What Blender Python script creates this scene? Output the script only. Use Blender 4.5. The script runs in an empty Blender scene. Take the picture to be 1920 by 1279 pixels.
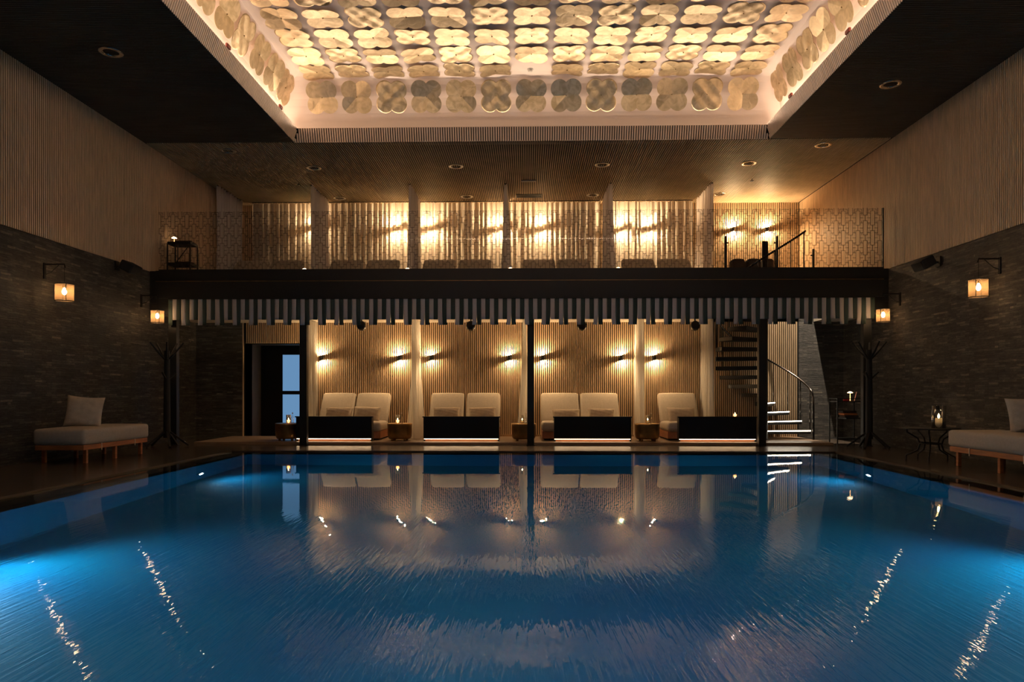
import bpy, bmesh, math, random
from mathutils import Vector, Matrix, Euler
random.seed(7)
PI = math.pi
scene = bpy.context.scene
C = scene.collection

# ------------------------------------------------------------------ camera, world, exposure
FPX = 1320.0
cam_d = bpy.data.cameras.new('camera'); cam = bpy.data.objects.new('camera', cam_d); C.objects.link(cam)
cam_d.sensor_width = 36; cam_d.lens = FPX/1920*36; cam_d.shift_y = 93.5/1920
cam_d.clip_start = 0.05; cam_d.clip_end = 100
YAW = math.atan(28/FPX)
cam.location = (0, 0, 1.0); cam.rotation_euler = (PI/2, 0, YAW)
scene.camera = cam
world = bpy.data.worlds.new('world'); scene.world = world; world.use_nodes = True
world.node_tree.nodes['Background'].inputs[0].default_value = (0.35, 0.45, 0.7, 1)
world.node_tree.nodes['Background'].inputs[1].default_value = 0.002
vs = scene.view_settings
vs.view_transform = 'Standard'; vs.look = 'None'; vs.gamma = 1; vs.use_curve_mapping = False
vs.exposure = 0.0
cy = scene.cycles
cy.use_denoising = True; cy.max_bounces = 9; cy.diffuse_bounces = 4; cy.glossy_bounces = 5
cy.transmission_bounces = 8; cy.transparent_max_bounces = 24
cy.sample_clamp_indirect = 6.0; cy.blur_glossy = 0.6; cy.use_light_tree = True

def area_light(name, loc, size, size_y, power, color, rot):
    d = bpy.data.lights.new(name, 'AREA'); d.shape = 'RECTANGLE'; d.size = size; d.size_y = size_y
    d.energy = power; d.color = color
    o = bpy.data.objects.new(name, d); C.objects.link(o); o.location = loc; o.rotation_euler = rot
    return o
# room numbers (metres; deck at z = 0, camera at the origin 1 m up, pool runs along +Y)
XL, XR = -6.96, 6.53
ZC = 5.52            # main ceiling
ZB = 3.21            # balcony floor
YF = 12.9            # balcony front
YB = 14.70           # lower back wall
YU = 17.05           # balcony back wall
YN = -2.5            # wall behind the photographer
WZ = -0.02           # water
PXL, PXR, PY0, PY1 = -4.62, 4.75, -1.0, 11.55
DXL, DXR, DY1, DY0 = -4.52, 4.64, 12.97, 3.4   # dome
LED = (1.0, 0.73, 0.52)
LEDP = 80
for nm, loc, ln, rot in (('cove_led_back', (0.06, DY1-0.14, 5.79), 8.8, (PI+1.08, 0, 0)),
                         ('cove_led_front', (0.06, DY0+0.14, 5.79), 8.8, (PI-1.08, 0, 0))):
    area_light(nm, loc, ln, 0.05, LEDP, LED, rot)
for nm, loc, ln, rot in (('cove_led_left', (DXL+0.14, (DY0+DY1)/2, 5.79), 9.2, (0, PI-1.08, 0)),
                         ('cove_led_right', (DXR-0.14, (DY0+DY1)/2, 5.79), 9.2, (0, PI+1.08, 0))):
    area_light(nm, loc, 0.05, ln, LEDP, LED, rot)

# ------------------------------------------------------------------ tags
def tag(o, label=None, cat=None, group=None, kind=None):
    if label: o['label'] = label
    if cat: o['category'] = cat
    if group: o['group'] = group
    if kind: o['kind'] = kind
    return o
def empty(name, loc, rz=0):
    o = bpy.data.objects.new(name, None); C.objects.link(o); o.location = loc; o.rotation_euler = (0, 0, rz)
    o.empty_display_size = 0.1
    return o
def copy_tree(o, parent=None):
    c = o.copy(); C.objects.link(c)
    if parent is not None: c.parent = parent
    for ch in list(o.children): copy_tree(ch, c)
    return c

# ------------------------------------------------------------------ mesh builder
class MB:
    def __init__(s): s.v = []; s.f = []; s.mi = []; s.sm = []
    def add(s, vs_, fs_, mi=0, smooth=False, M=None):
        b = len(s.v)
        for p in vs_:
            p = Vector(p)
            s.v.append(M @ p if M is not None else p)
        for f in fs_:
            s.f.append([b+i for i in f]); s.mi.append(mi); s.sm.append(smooth)
        return s
    def box(s, x0, x1, y0, y1, z0, z1, mi=0, M=None):
        return s.add([(x0,y0,z0),(x1,y0,z0),(x1,y1,z0),(x0,y1,z0),(x0,y0,z1),(x1,y0,z1),(x1,y1,z1),(x0,y1,z1)],
                     [(0,3,2,1),(4,5,6,7),(0,1,5,4),(1,2,6,5),(2,3,7,6),(3,0,4,7)], mi, False, M)
    def rbox(s, x0, x1, y0, y1, z0, z1, r, n=4, mi=0, M=None, puff=0.0, seg=8):
        # rounded box with slightly crowned faces: a sampled superellipsoid-like shell
        cx, cy_, cz = (x0+x1)/2, (y0+y1)/2, (z0+z1)/2
        hx, hy, hz = (x1-x0)/2, (y1-y0)/2, (z1-z0)/2
        def axis(h):
            pts = []
            rr = min(r, h*0.999)
            for i in range(n+1): pts.append(-h + rr*(1-math.cos(PI/2*i/n)))
            m = seg
            for i in range(1, m): pts.append(-h+rr + (2*h-2*rr)*i/m)
            for i in range(n+1): pts.append(h - rr*(1-math.cos(PI/2*(n-i)/n)))
            return pts
        ax, ay, az = axis(hx), axis(hy), axis(hz)
        idx = {}; vs_ = []; fs_ = []
        def vert(p):
            k = (round(p[0],6), round(p[1],6), round(p[2],6))
            if k not in idx:
                q = []
                inner = [max(-(h-min(r,h*.999)), min(h-min(r,h*.999), c)) for c, h in zip(p, (hx,hy,hz))]
                d = Vector([a-b for a, b in zip(p, inner)])
                rr = min(r, hx*.999, hy*.999, hz*.999)
                inner = [max(-(h-rr), min(h-rr, c)) for c, h in zip(p, (hx,hy,hz))]
                d = Vector([a-b for a, b in zip(p, inner)])
                if d.length > 1e-9: d = d.normalized()*rr
                q = [a+b for a, b in zip(inner, d)]
                if puff:
                    u = [c/h for c, h in zip(q, (hx,hy,hz))]
                    for a in range(3):
                        o1, o2 = (a+1)%3, (a+2)%3
                        q[a] += puff*u[a]*(1-u[o1]**2)*(1-u[o2]**2)
                idx[k] = len(vs_); vs_.append((q[0]+cx, q[1]+cy_, q[2]+cz))
            return idx[k]
        H = (hx, hy, hz); A = (ax, ay, az)
        for a in range(3):
            o1, o2 = (a+1)%3, (a+2)%3
            for sgn in (-1, 1):
                for i in range(len(A[o1])-1):
                    for j in range(len(A[o2])-1):
                        q = []
                        for (ii, jj) in ((i,j),(i+1,j),(i+1,j+1),(i,j+1)):
                            p = [0,0,0]; p[a] = sgn*H[a]; p[o1] = A[o1][ii]; p[o2] = A[o2][jj]; q.append(vert(p))
                        if sgn < 0: q.reverse()
                        if len(set(q)) >= 3:
                            qq = []
                            for t in q:
                                if t not in qq: qq.append(t)
                            fs_.append(qq)
        return s.add(vs_, fs_, mi, True, M)
    def tube(s, pts, r, n=10, mi=0, M=None, closed=False, caps=True):
        pts = [Vector(p) for p in pts]; m = len(pts)
        rs = r if isinstance(r, (list, tuple)) else [r]*m
        vs_ = []; fs_ = []
        up = None
        for i, p in enumerate(pts):
            if closed: t = pts[(i+1)%m]-pts[(i-1)%m]
            else: t = pts[min(i+1,m-1)]-pts[max(i-1,0)]
            t.normalize()
            if up is None:
                up = Vector((0,0,1)) if abs(t.z) < 0.9 else Vector((1,0,0))
            a = up - t*up.dot(t)
            if a.length < 1e-6: a = t.orthogonal()
            a.normalize(); b = t.cross(a); up = a
            for k in range(n):
                an = 2*PI*k/n
                vs_.append(p + (a*math.cos(an)+b*math.sin(an))*rs[i])
        for i in range(m if closed else m-1):
            for k in range(n):
                i2 = (i+1)%m
                fs_.append((i*n+k, i*n+(k+1)%n, i2*n+(k+1)%n, i2*n+k))
        s.add(vs_, fs_, mi, True, M)
        if caps and not closed:
            s.add(vs_[:n], [tuple(range(n))[::-1]], mi, False, M); s.add(vs_[-n:], [tuple(range(n))], mi, False, M)
        return s
    def bar(s, p, q, w, h, mi=0, M=None):
        p = Vector(p); q = Vector(q); t = (q-p).normalized()
        a = Vector((0,0,1)) if abs(t.z) < 0.95 else Vector((0,1,0))
        u = t.cross(a).normalized(); v = u.cross(t).normalized()
        vs_ = []
        for e in (p, q):
            for (su, sv) in ((-1,-1),(1,-1),(1,1),(-1,1)): vs_.append(e+u*su*w/2+v*sv*h/2)
        return s.add(vs_, [(0,1,2,3),(7,6,5,4),(0,4,5,1),(1,5,6,2),(2,6,7,3),(3,7,4,0)], mi, False, M)
    def lathe(s, prof, n=32, mi=0, M=None, c=(0,0)):
        vs_ = []; fs_ = []
        for (r, z) in prof:
            for k in range(n):
                a = 2*PI*k/n; vs_.append((c[0]+r*math.cos(a), c[1]+r*math.sin(a), z))
        for i in range(len(prof)-1):
            for k in range(n): fs_.append((i*n+k, i*n+(k+1)%n, (i+1)*n+(k+1)%n, (i+1)*n+k))
        return s.add(vs_, fs_, mi, True, M)
    def build(s, name, mats, parent=None, loc=None, rot=None, bevel=0, solid=0, auto=True, weld=False):
        me = bpy.data.meshes.new(name)
        me.from_pydata([tuple(v) for v in s.v], [], s.f)
        if not isinstance(mats, (list, tuple)): mats = [mats]
        for m in mats: me.materials.append(m)
        me.polygons.foreach_set('material_index', s.mi); me.polygons.foreach_set('use_smooth', s.sm)
        me.update()
        o = bpy.data.objects.new(name, me); C.objects.link(o)
        if parent is not None: o.parent = parent
        if loc: o.location = loc
        if rot: o.rotation_euler = rot
        if solid:
            m = o.modifiers.new('solid', 'SOLIDIFY'); m.thickness = solid; m.offset = 0
        if bevel:
            m = o.modifiers.new('bevel', 'BEVEL'); m.width = bevel; m.segments = 2; m.limit_method = 'ANGLE'
        return o
def struct(o, parent=None):
    o['kind'] = 'structure'; return o

# ------------------------------------------------------------------ materials
def new_mat(name):
    m = bpy.data.materials.new(name); m.use_nodes = True
    nt = m.node_tree; nt.nodes.clear()
    out = nt.nodes.new('ShaderNodeOutputMaterial')
    return m, nt, out
def N(nt, t, **kw):
    n = nt.nodes.new(t)
    for k, v in kw.items():
        if k in n.inputs: n.inputs[k].default_value = v
        else: setattr(n, k, v)
    return n
def pbr(name, col, rough=0.6, metal=0.0, noise=0.0, nscale=8.0, bump=0.0, bscale=60.0, spec=0.5, stretch=(1,1,1), col2=None, coat=0):
    m, nt, out = new_mat(name)
    p = N(nt, 'ShaderNodeBsdfPrincipled'); nt.links.new(p.outputs[0], out.inputs[0])
    p.inputs['Base Color'].default_value = (*col, 1); p.inputs['Roughness'].default_value = rough
    p.inputs['Metallic'].default_value = metal; p.inputs['Specular IOR Level'].default_value = spec
    p.inputs['Coat Weight'].default_value = coat
    tc = N(nt, 'ShaderNodeTexCoord'); mp = N(nt, 'ShaderNodeMapping'); mp.inputs['Scale'].default_value = stretch
    nt.links.new(tc.outputs['Object'], mp.inputs[0])
    if noise or col2:
        nz = N(nt, 'ShaderNodeTexNoise', Scale=nscale, Detail=5.0); nt.links.new(mp.outputs[0], nz.inputs[0])
        cr = N(nt, 'ShaderNodeValToRGB')
        a = col2 if col2 else tuple(c*(1-noise) for c in col)
        b = col if col2 else tuple(min(1, c*(1+noise)) for c in col)
        cr.color_ramp.elements[0].color = (*a, 1); cr.color_ramp.elements[1].color = (*b, 1)
        cr.color_ramp.elements[0].position = 0.3; cr.color_ramp.elements[1].position = 0.7
        nt.links.new(nz.outputs[0], cr.inputs[0]); nt.links.new(cr.outputs[0], p.inputs['Base Color'])
    if bump:
        nb = N(nt, 'ShaderNodeTexNoise', Scale=bscale, Detail=4.0); nt.links.new(mp.outputs[0], nb.inputs[0])
        bp = N(nt, 'ShaderNodeBump', Strength=bump, Distance=0.01); nt.links.new(nb.outputs[0], bp.inputs['Height'])
        nt.links.new(bp.outputs[0], p.inputs['Normal'])
    return m
def emis(name, col, strength):
    m, nt, out = new_mat(name)
    e = N(nt, 'ShaderNodeEmission', Strength=strength); e.inputs[0].default_value = (*col, 1)
    nt.links.new(e.outputs[0], out.inputs[0]); return m
def sheer(name, col, transp, transl=0.5):
    m, nt, out = new_mat(name)
    d = N(nt, 'ShaderNodeBsdfDiffuse'); d.inputs[0].default_value = (*col, 1)
    t = N(nt, 'ShaderNodeBsdfTranslucent'); t.inputs[0].default_value = (*col, 1)
    x = N(nt, 'ShaderNodeMixShader', Fac=transl) if False else N(nt, 'ShaderNodeMixShader')
    x.inputs[0].default_value = transl
    nt.links.new(d.outputs[0], x.inputs[1]); nt.links.new(t.outputs[0], x.inputs[2])
    tr = N(nt, 'ShaderNodeBsdfTransparent'); y = N(nt, 'ShaderNodeMixShader'); y.inputs[0].default_value = transp
    nt.links.new(x.outputs[0], y.inputs[1]); nt.links.new(tr.outputs[0], y.inputs[2])
    nt.links.new(y.outputs[0], out.inputs[0]); return m
def thin_glass(name, tint=(0.97,0.97,0.97), refl=0.9):
    m, nt, out = new_mat(name)
    tr = N(nt, 'ShaderNodeBsdfTransparent'); tr.inputs[0].default_value = (*tint, 1)
    g = N(nt, 'ShaderNodeBsdfGlossy', Roughness=0.02)
    fr = N(nt, 'ShaderNodeFresnel', IOR=1.45); mul = N(nt, 'ShaderNodeMath', operation='MULTIPLY'); mul.inputs[1].default_value = refl
    nt.links.new(fr.outputs[0], mul.inputs[0])
    x = N(nt, 'ShaderNodeMixShader'); nt.links.new(mul.outputs[0], x.inputs[0])
    nt.links.new(tr.outputs[0], x.inputs[1]); nt.links.new(g.outputs[0], x.inputs[2]); nt.links.new(x.outputs[0], out.inputs[0])
    return m
def stone_mat():
    m, nt, out = new_mat('slate_stone')
    p = N(nt, 'ShaderNodeBsdfPrincipled'); nt.links.new(p.outputs[0], out.inputs[0])
    p.inputs['Roughness'].default_value = 0.55; p.inputs['Specular IOR Level'].default_value = 0.5
    tc = N(nt, 'ShaderNodeTexCoord'); sx = N(nt, 'ShaderNodeSeparateXYZ'); nt.links.new(tc.outputs['Object'], sx.inputs[0])
    ad = N(nt, 'ShaderNodeMath', operation='ADD'); nt.links.new(sx.outputs[0], ad.inputs[0]); nt.links.new(sx.outputs[1], ad.inputs[1])
    cb = N(nt, 'ShaderNodeCombineXYZ'); nt.links.new(ad.outputs[0], cb.inputs[0]); nt.links.new(sx.outputs[2], cb.inputs[1])
    hts = []
    bricks = []
    for (w, h, off, frq) in ((0.22, 0.034, 0.41, 2), (0.31, 0.034, 0.3, 3)):
        b = N(nt, 'ShaderNodeTexBrick'); b.offset = off; b.offset_frequency = frq
        b.inputs['Scale'].default_value = 1; b.inputs['Brick Width'].default_value = w; b.inputs['Row Height'].default_value = h
        b.inputs['Mortar Size'].default_value = 0.0022; b.inputs['Mortar Smooth'].default_value = 0.3; b.inputs['Bias'].default_value = 0
        b.inputs['Color1'].default_value = (0,0,0,1); b.inputs['Color2'].default_value = (1,1,1,1); b.inputs['Mortar'].default_value = (0.1,0.1,0.1,1)
        nt.links.new(cb.outputs[0], b.inputs['Vector']); bricks.append(b)
    mx = N(nt, 'ShaderNodeMix'); mx.data_type = 'RGBA'; mx.inputs[0].default_value = 0.4
    nt.links.new(bricks[0].outputs[0], mx.inputs[6]); nt.links.new(bricks[1].outputs[0], mx.inputs[7])
    n1 = N(nt, 'ShaderNodeTexNoise', Scale=2.2, Detail=6.0, Roughness=0.7); nt.links.new(cb.outputs[0], n1.inputs[0])
    cr = N(nt, 'ShaderNodeValToRGB'); els = cr.color_ramp.elements
    els[0].position = 0.0; els[0].color = (0.035,0.032,0.028,1); els[1].position = 1.0; els[1].color = (0.30,0.26,0.20,1)
    e = els.new(0.55); e.color = (0.075,0.069,0.06,1); e = els.new(0.86); e.color = (0.15,0.137,0.12,1)
    nt.links.new(mx.outputs[2], cr.inputs[0])
    m2 = N(nt, 'ShaderNodeMix'); m2.data_type = 'RGBA'; m2.blend_type = 'MULTIPLY'; m2.inputs[0].default_value = 0.8
    cr2 = N(nt, 'ShaderNodeValToRGB'); cr2.color_ramp.elements[0].position = 0.3; cr2.color_ramp.elements[0].color = (0.45,0.45,0.47,1)
    cr2.color_ramp.elements[1].position = 0.72; cr2.color_ramp.elements[1].color = (1.3,1.25,1.2,1)
    nt.links.new(n1.outputs[0], cr2.inputs[0]); nt.links.new(cr.outputs[0], m2.inputs[6]); nt.links.new(cr2.outputs[0], m2.inputs[7])
    mpn = N(nt, 'ShaderNodeMapping'); mpn.inputs['Scale'].default_value = (6, 40, 1); nt.links.new(cb.outputs[0], mpn.inputs[0])
    n2 = N(nt, 'ShaderNodeTexNoise', Scale=1.5, Detail=6.0, Roughness=0.75); nt.links.new(mpn.outputs[0], n2.inputs[0])
    cr3 = N(nt, 'ShaderNodeValToRGB'); cr3.color_ramp.elements[0].position = 0.32; cr3.color_ramp.elements[0].color = (0.45,0.44,0.43,1)
    cr3.color_ramp.elements[1].position = 0.68; cr3.color_ramp.elements[1].color = (1.9,1.8,1.65,1); nt.links.new(n2.outputs[0], cr3.inputs[0])
    m3 = N(nt, 'ShaderNodeMix'); m3.data_type = 'RGBA'; m3.blend_type = 'MULTIPLY'; m3.inputs[0].default_value = 1.0
    nt.links.new(m2.outputs[2], m3.inputs[6]); nt.links.new(cr3.outputs[0], m3.inputs[7]); nt.links.new(m3.outputs[2], p.inputs['Base Color'])
    sm = N(nt, 'ShaderNodeMath', operation='ADD'); nt.links.new(mx.outputs[2], sm.inputs[0]); nt.links.new(n2.outputs[0], sm.inputs[1])
    bp = N(nt, 'ShaderNodeBump', Strength=1.0, Distance=0.05); nt.links.new(sm.outputs[0], bp.inputs['Height'])
    nt.links.new(bp.outputs[0], p.inputs['Normal'])
    return m
def brass_mat():
    m, nt, out = new_mat('crumpled_brass')
    p = N(nt, 'ShaderNodeBsdfPrincipled'); nt.links.new(p.outputs[0], out.inputs[0])
    p.inputs['Metallic'].default_value = 0.93; p.inputs['Roughness'].default_value = 0.38
    tc = N(nt, 'ShaderNodeTexCoord'); oi = N(nt, 'ShaderNodeObjectInfo')
    ml = N(nt, 'ShaderNodeVectorMath', operation='ADD')
    cmb = N(nt, 'ShaderNodeCombineXYZ'); sc_ = N(nt, 'ShaderNodeMath', operation='MULTIPLY'); sc_.inputs[1].default_value = 37.0
    nt.links.new(oi.outputs['Random'], sc_.inputs[0]); nt.links.new(sc_.outputs[0], cmb.inputs[2])
    nt.links.new(tc.outputs['Object'], ml.inputs[0]); nt.links.new(cmb.outputs[0], ml.inputs[1])
    nz = N(nt, 'ShaderNodeTexNoise', Scale=7.0, Detail=4.0, Distortion=1.2); nt.links.new(ml.outputs[0], nz.inputs[0])
    cr = N(nt, 'ShaderNodeValToRGB'); cr.color_ramp.elements[0].color = (0.50,0.40,0.24,1); cr.color_ramp.elements[1].color = (0.72,0.60,0.40,1)
    cr.color_ramp.elements[0].position = 0.35; cr.color_ramp.elements[1].position = 0.65
    nt.links.new(nz.outputs[0], cr.inputs[0]); nt.links.new(cr.outputs[0], p.inputs['Base Color'])
    bp = N(nt, 'ShaderNodeBump', Strength=0.12, Distance=0.03); nt.links.new(nz.outputs[0], bp.inputs['Height'])
    nt.links.new(bp.outputs[0], p.inputs['Normal'])
    return m
def water_mat():
    m, nt, out = new_mat('pool_water')
    g = N(nt, 'ShaderNodeBsdfGlass', Roughness=0.0, IOR=1.25); nt.links.new(g.outputs[0], out.inputs[0])
    g.inputs[0].default_value = (0.93, 0.98, 1, 1)
    tc = N(nt, 'ShaderNodeTexCoord')
    mp = N(nt, 'ShaderNodeMapping'); mp.inputs['Scale'].default_value = (17.0, 1.1, 1); nt.links.new(tc.outputs['Object'], mp.inputs[0])
    n1 = N(nt, 'ShaderNodeTexNoise', Scale=2.6, Detail=2.0, Distortion=0.4); nt.links.new(mp.outputs[0], n1.inputs[0])
    mp2 = N(nt, 'ShaderNodeMapping'); mp2.inputs['Scale'].default_value = (1.0, 0.7, 1); nt.links.new(tc.outputs['Object'], mp2.inputs[0])
    n2 = N(nt, 'ShaderNodeTexNoise', Scale=1.4, Detail=2.0); nt.links.new(mp2.outputs[0], n2.inputs[0])
    # ripples are strongest near the photographer's end, where the inlets push the water
    sx = N(nt, 'ShaderNodeSeparateXYZ'); nt.links.new(tc.outputs['Object'], sx.inputs[0])
    mr = N(nt, 'ShaderNodeMapRange'); mr.inputs[1].default_value = 6.2; mr.inputs[2].default_value = 2.4; mr.inputs[3].default_value = 0.04; mr.inputs[4].default_value = 1.0
    nt.links.new(sx.outputs[1], mr.inputs[0])
    mu = N(nt, 'ShaderNodeMath', operation='MULTIPLY'); nt.links.new(n1.outputs[0], mu.inputs[0]); nt.links.new(mr.outputs[0], mu.inputs[1])
    b1 = N(nt, 'ShaderNodeBump', Strength=0.6, Distance=0.006); nt.links.new(mu.outputs[0], b1.inputs['Height'])
    b2 = N(nt, 'ShaderNodeBump', Strength=0.03, Distance=0.02); nt.links.new(n2.outputs[0], b2.inputs['Height'])
    nt.links.new(b1.outputs[0], b2.inputs['Normal']); nt.links.new(b2.outputs[0], g.inputs['Normal'])
    return m
def tile_mat():
    m, nt, out = new_mat('blue_mosaic')
    p = N(nt, 'ShaderNodeBsdfPrincipled'); nt.links.new(p.outputs[0], out.inputs[0]); p.inputs['Roughness'].default_value = 0.5
    tc = N(nt, 'ShaderNodeTexCoord'); nz = N(nt, 'ShaderNodeTexNoise', Scale=0.5, Detail=2.0); nt.links.new(tc.outputs['Object'], nz.inputs[0])
    cr = N(nt, 'ShaderNodeValToRGB'); cr.color_ramp.elements[0].color = (0.0,0.17,0.36,1); cr.color_ramp.elements[1].color = (0.0,0.25,0.42,1)
    cr.color_ramp.elements[0].position = 0.35; cr.color_ramp.elements[1].position = 0.65
    nt.links.new(nz.outputs[0], cr.inputs[0]); nt.links.new(cr.outputs[0], p.inputs['Base Color'])
    return m

M = {}
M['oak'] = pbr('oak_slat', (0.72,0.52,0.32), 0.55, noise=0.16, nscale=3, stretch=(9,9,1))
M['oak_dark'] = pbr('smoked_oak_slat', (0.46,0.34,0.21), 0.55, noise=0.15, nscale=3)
M['lip'] = pbr('lit_oak_slat', (0.80,0.63,0.47), 0.55, noise=0.1, nscale=3)  # same oak, lightened so the lip's brightness sits in its colour
M['soffit'] = pbr('shaded_oak_slat', (0.065,0.048,0.034), 0.6, noise=0.15, nscale=3)  # shade of the side soffits painted into the slat colour
M['backing'] = pbr('black_felt', (0.010,0.009,0.008), 0.95)
M['black'] = pbr('black_steel', (0.005,0.005,0.0045), 0.5, noise=0.2)
M['black_matt'] = pbr('black_matt', (0.009,0.008,0.007), 0.75)
M['blackwood'] = pbr('black_lacquer', (0.006,0.005,0.005), 0.35)
M['iron'] = pbr('wrought_iron', (0.012,0.011,0.010), 0.6, metal=0.3, bump=0.3)
M['stone'] = stone_mat()
M['deck'] = pbr('wet_stone_floor', (0.085,0.066,0.05), 0.22, noise=0.25, nscale=1.5, bump=0.05, bscale=12)
M['wood_deck'] = pbr('platform_wood', (0.30,0.21,0.14), 0.35, noise=0.2, nscale=3, stretch=(1,8,1))
M['plaster'] = pbr('dome_plaster', (0.90,0.78,0.70), 0.8, bump=0.02, bscale=5)
M['white'] = pbr('white_ceiling', (0.72,0.68,0.60), 0.7)
M['under'] = pbr('underside_boards', (0.42,0.36,0.28), 0.7, noise=0.15, nscale=3, stretch=(8,1,1))
M['brass'] = brass_mat()
M['bronze'] = pbr('aged_bronze', (0.34,0.20,0.075), 0.35, metal=0.9, noise=0.3, nscale=6, bump=0.1, bscale=25)
M['brasscap'] = pbr('brass_screw', (0.25,0.16,0.07), 0.4, metal=1)
M['chrome'] = pbr('chrome', (0.65,0.63,0.6), 0.18, metal=1)
M['steel'] = pbr('dark_polished_steel', (0.10,0.09,0.08), 0.2, metal=1)
M['fabric'] = pbr('cream_upholstery', (0.47,0.41,0.33), 0.9, noise=0.06, nscale=30, bump=0.25, bscale=180)
M['fabric2'] = pbr('beige_linen', (0.54,0.44,0.32), 0.92, noise=0.12, nscale=12, bump=0.4, bscale=90)
M['teak'] = pbr('teak_frame', (0.42,0.15,0.05), 0.45, noise=0.25, nscale=4, stretch=(1,1,8))
M['rose'] = pbr('rosewood_base', (0.34,0.13,0.06), 0.4, noise=0.25, nscale=4, stretch=(1,6,1))
M['sheer'] = sheer('sheer_voile', (0.78,0.74,0.66), 0.28, 0.5)
M['sheer_b'] = sheer('sheer_voile_balcony', (0.80,0.76,0.70), 0.05, 0.7)
M['grey_sheer'] = sheer('grey_voile', (0.88,0.84,0.82), 0.10, 0.4)
M['glass'] = thin_glass('clear_glass')
M['rail_glass'] = thin_glass('balustrade_glass', (0.97,0.97,0.97), 0.22)
M['redbrown'] = pbr('red_brown_plastic', (0.28,0.05,0.03), 0.5)
M['groove'] = pbr('etched_line', (0.03,0.024,0.016), 0.6)
M['grn'] = pbr('green_stripe', (0.035,0.055,0.045), 0.85)
M['wht'] = pbr('white_stripe', (0.50,0.46,0.43), 0.85)
M['mesh'] = sheer('lantern_mesh', (0.36,0.23,0.12), 0.55, 0.5)
M['bulb'] = emis('warm_bulb', (1.0,0.62,0.30), 130)
M['flame'] = emis('flame', (1.0,0.60,0.22), 60)
M['glow'] = emis('amber_glow', (1.0,0.45,0.14), 5)
M['candle'] = pbr('candle_wax', (0.85,0.72,0.55), 0.5)
M['ledw'] = emis('led_warm', (1.0,0.70,0.40), 11)
M['ledc'] = emis('led_step', (1.0,0.86,0.66), 11)
M['poolled'] = emis('pool_lamp_lens', (0.55,0.82,1.0), 60)
M['pane'] = emis('backlit_frosted_pane', (0.13,0.27,0.47), 1.0)
M['shade'] = emis('lit_lamp_shade', (1.0,0.66,0.38), 6)
M['water'] = water_mat()
M['tile'] = tile_mat()
M['towel'] = pbr('dark_towel', (0.05,0.03,0.02), 0.9)
M['orange'] = pbr('orange_cloth', (0.5,0.16,0.05), 0.9)
M['red'] = pbr('red_card', (0.85,0.07,0.06), 0.6)
M['pink'] = pbr('pink_card', (0.55,0.28,0.22), 0.6)
M['brownwood'] = pbr('brown_panel', (0.34,0.22,0.12), 0.5, noise=0.2, nscale=2, stretch=(4,4,1))

# ------------------------------------------------------------------ structure
PIT = 0.041; SW = 0.0225; SD = 0.026
def slat_wall_x(mb, x, sgn, y0, y1, z0, z1):        # slats on a wall facing sgn*X
    n = int((y1-y0)/PIT)
    for i in range(n):
        y = y0+i*PIT
        a, b = (x, x+sgn*SD) if sgn > 0 else (x+sgn*SD, x)
        mb.box(a, b, y, y+SW, z0, z1)
def slat_wall_y(mb, y, x0, x1, z0, z1, d=SD, pit=PIT, sw=SW):
    n = int((x1-x0)/pit)
    for i in range(n):
        x = x0+i*pit
        mb.box(x, x+sw, y-d, y, z0, z1)
# side walls: slate below, slatted oak above
wl = struct(MB().box(XL-0.25, XL, YN, YU+0.3, -0.3, ZB-0.012).build('wall_left', M['stone']))
b = MB().box(XL-0.25, XL-0.03, YN, YU+0.3, ZB-0.012, ZC+0.1).build('upper_backing', M['backing'], wl)
mb = MB(); slat_wall_x(mb, XL-0.03, 1, YN, YU-0.03, ZB, ZC); mb.build('slat_panel', M['oak'], wl)
wr = struct(MB().box(XR, XR+0.25, YN, YU+0.3, -0.3, ZB-0.012).build('wall_right', M['stone']))
MB().box(XR+0.03, XR+0.25, YN, YU+0.3, ZB-0.012, ZC+0.1).build('upper_backing', M['backing'], wr)
mb = MB(); slat_wall_x(mb, XR+0.03, -1, YN, YU-0.03, ZB, ZC); mb.build('slat_panel', M['oak'], wr)
struct(MB().box(XL-0.25, XR+0.25, YN-0.2, YN, -0.3, ZC+0.1).build('wall_behind', M['stone']))
# deck round the pool
EDL, EDR, EDB = -4.95, 5.08, 11.72
fl = MB()
fl.box(XL-0.2, EDL, YN, 16, -0.28, 0); fl.box(EDR, XR+0.2, YN, 16, -0.28, 0); fl.box(EDL, EDR, EDB, 16, -0.28, 0)
fl.box(EDL, EDR, YN, PY0-0.15, -0.28, 0)
struct(fl.build('floor', M['deck']))
gt = MB()
gt.box(EDL, PXL, PY0-0.15, EDB, -0.28, -0.045); gt.box(PXR, EDR, PY0-0.15, EDB, -0.28, -0.045)
gt.box(PXL, PXR, PY1, EDB, -0.28, -0.045); gt.box(PXL, PXR, PY0-0.15, PY0, -0.28, -0.045)
struct(gt.build('trim_1', M['black_matt']))
pw = MB()
D = -1.55
pw.box(PXL-0.1, PXL, PY0, PY1, D, -0.05); pw.box(PXR, PXR+0.1, PY0, PY1, D, -0.05)
pw.box(PXL-0.1, PXR+0.1, PY1, PY1+0.1, D, -0.05); pw.box(PXL-0.1, PXR+0.1, PY0-0.1, PY0, D, -0.05)
pw.box(PXL-0.1, PXR+0.1, PY0-0.1, PY1+0.1, D-0.1, D)
struct(pw.build('floor_pool', M['tile']))
wt = MB()
wt.add([(EDL+0.005,PY0-0.145,WZ),(EDR-0.005,PY0-0.145,WZ),(EDR-0.005,EDB-0.005,WZ),(EDL+0.005,EDB-0.005,WZ)], [(0,1,2,3)])
tag(wt.build('pool_water', M['water']), 'still deep blue water filling the lit swimming pool', 'water', kind='stuff')
# raised platform under the balcony
pl = struct(MB().box(-6.2, 5.6, 12.98, YB, 0, 0.05).build('floor_platform', M['wood_deck'], bevel=0.004))
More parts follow.
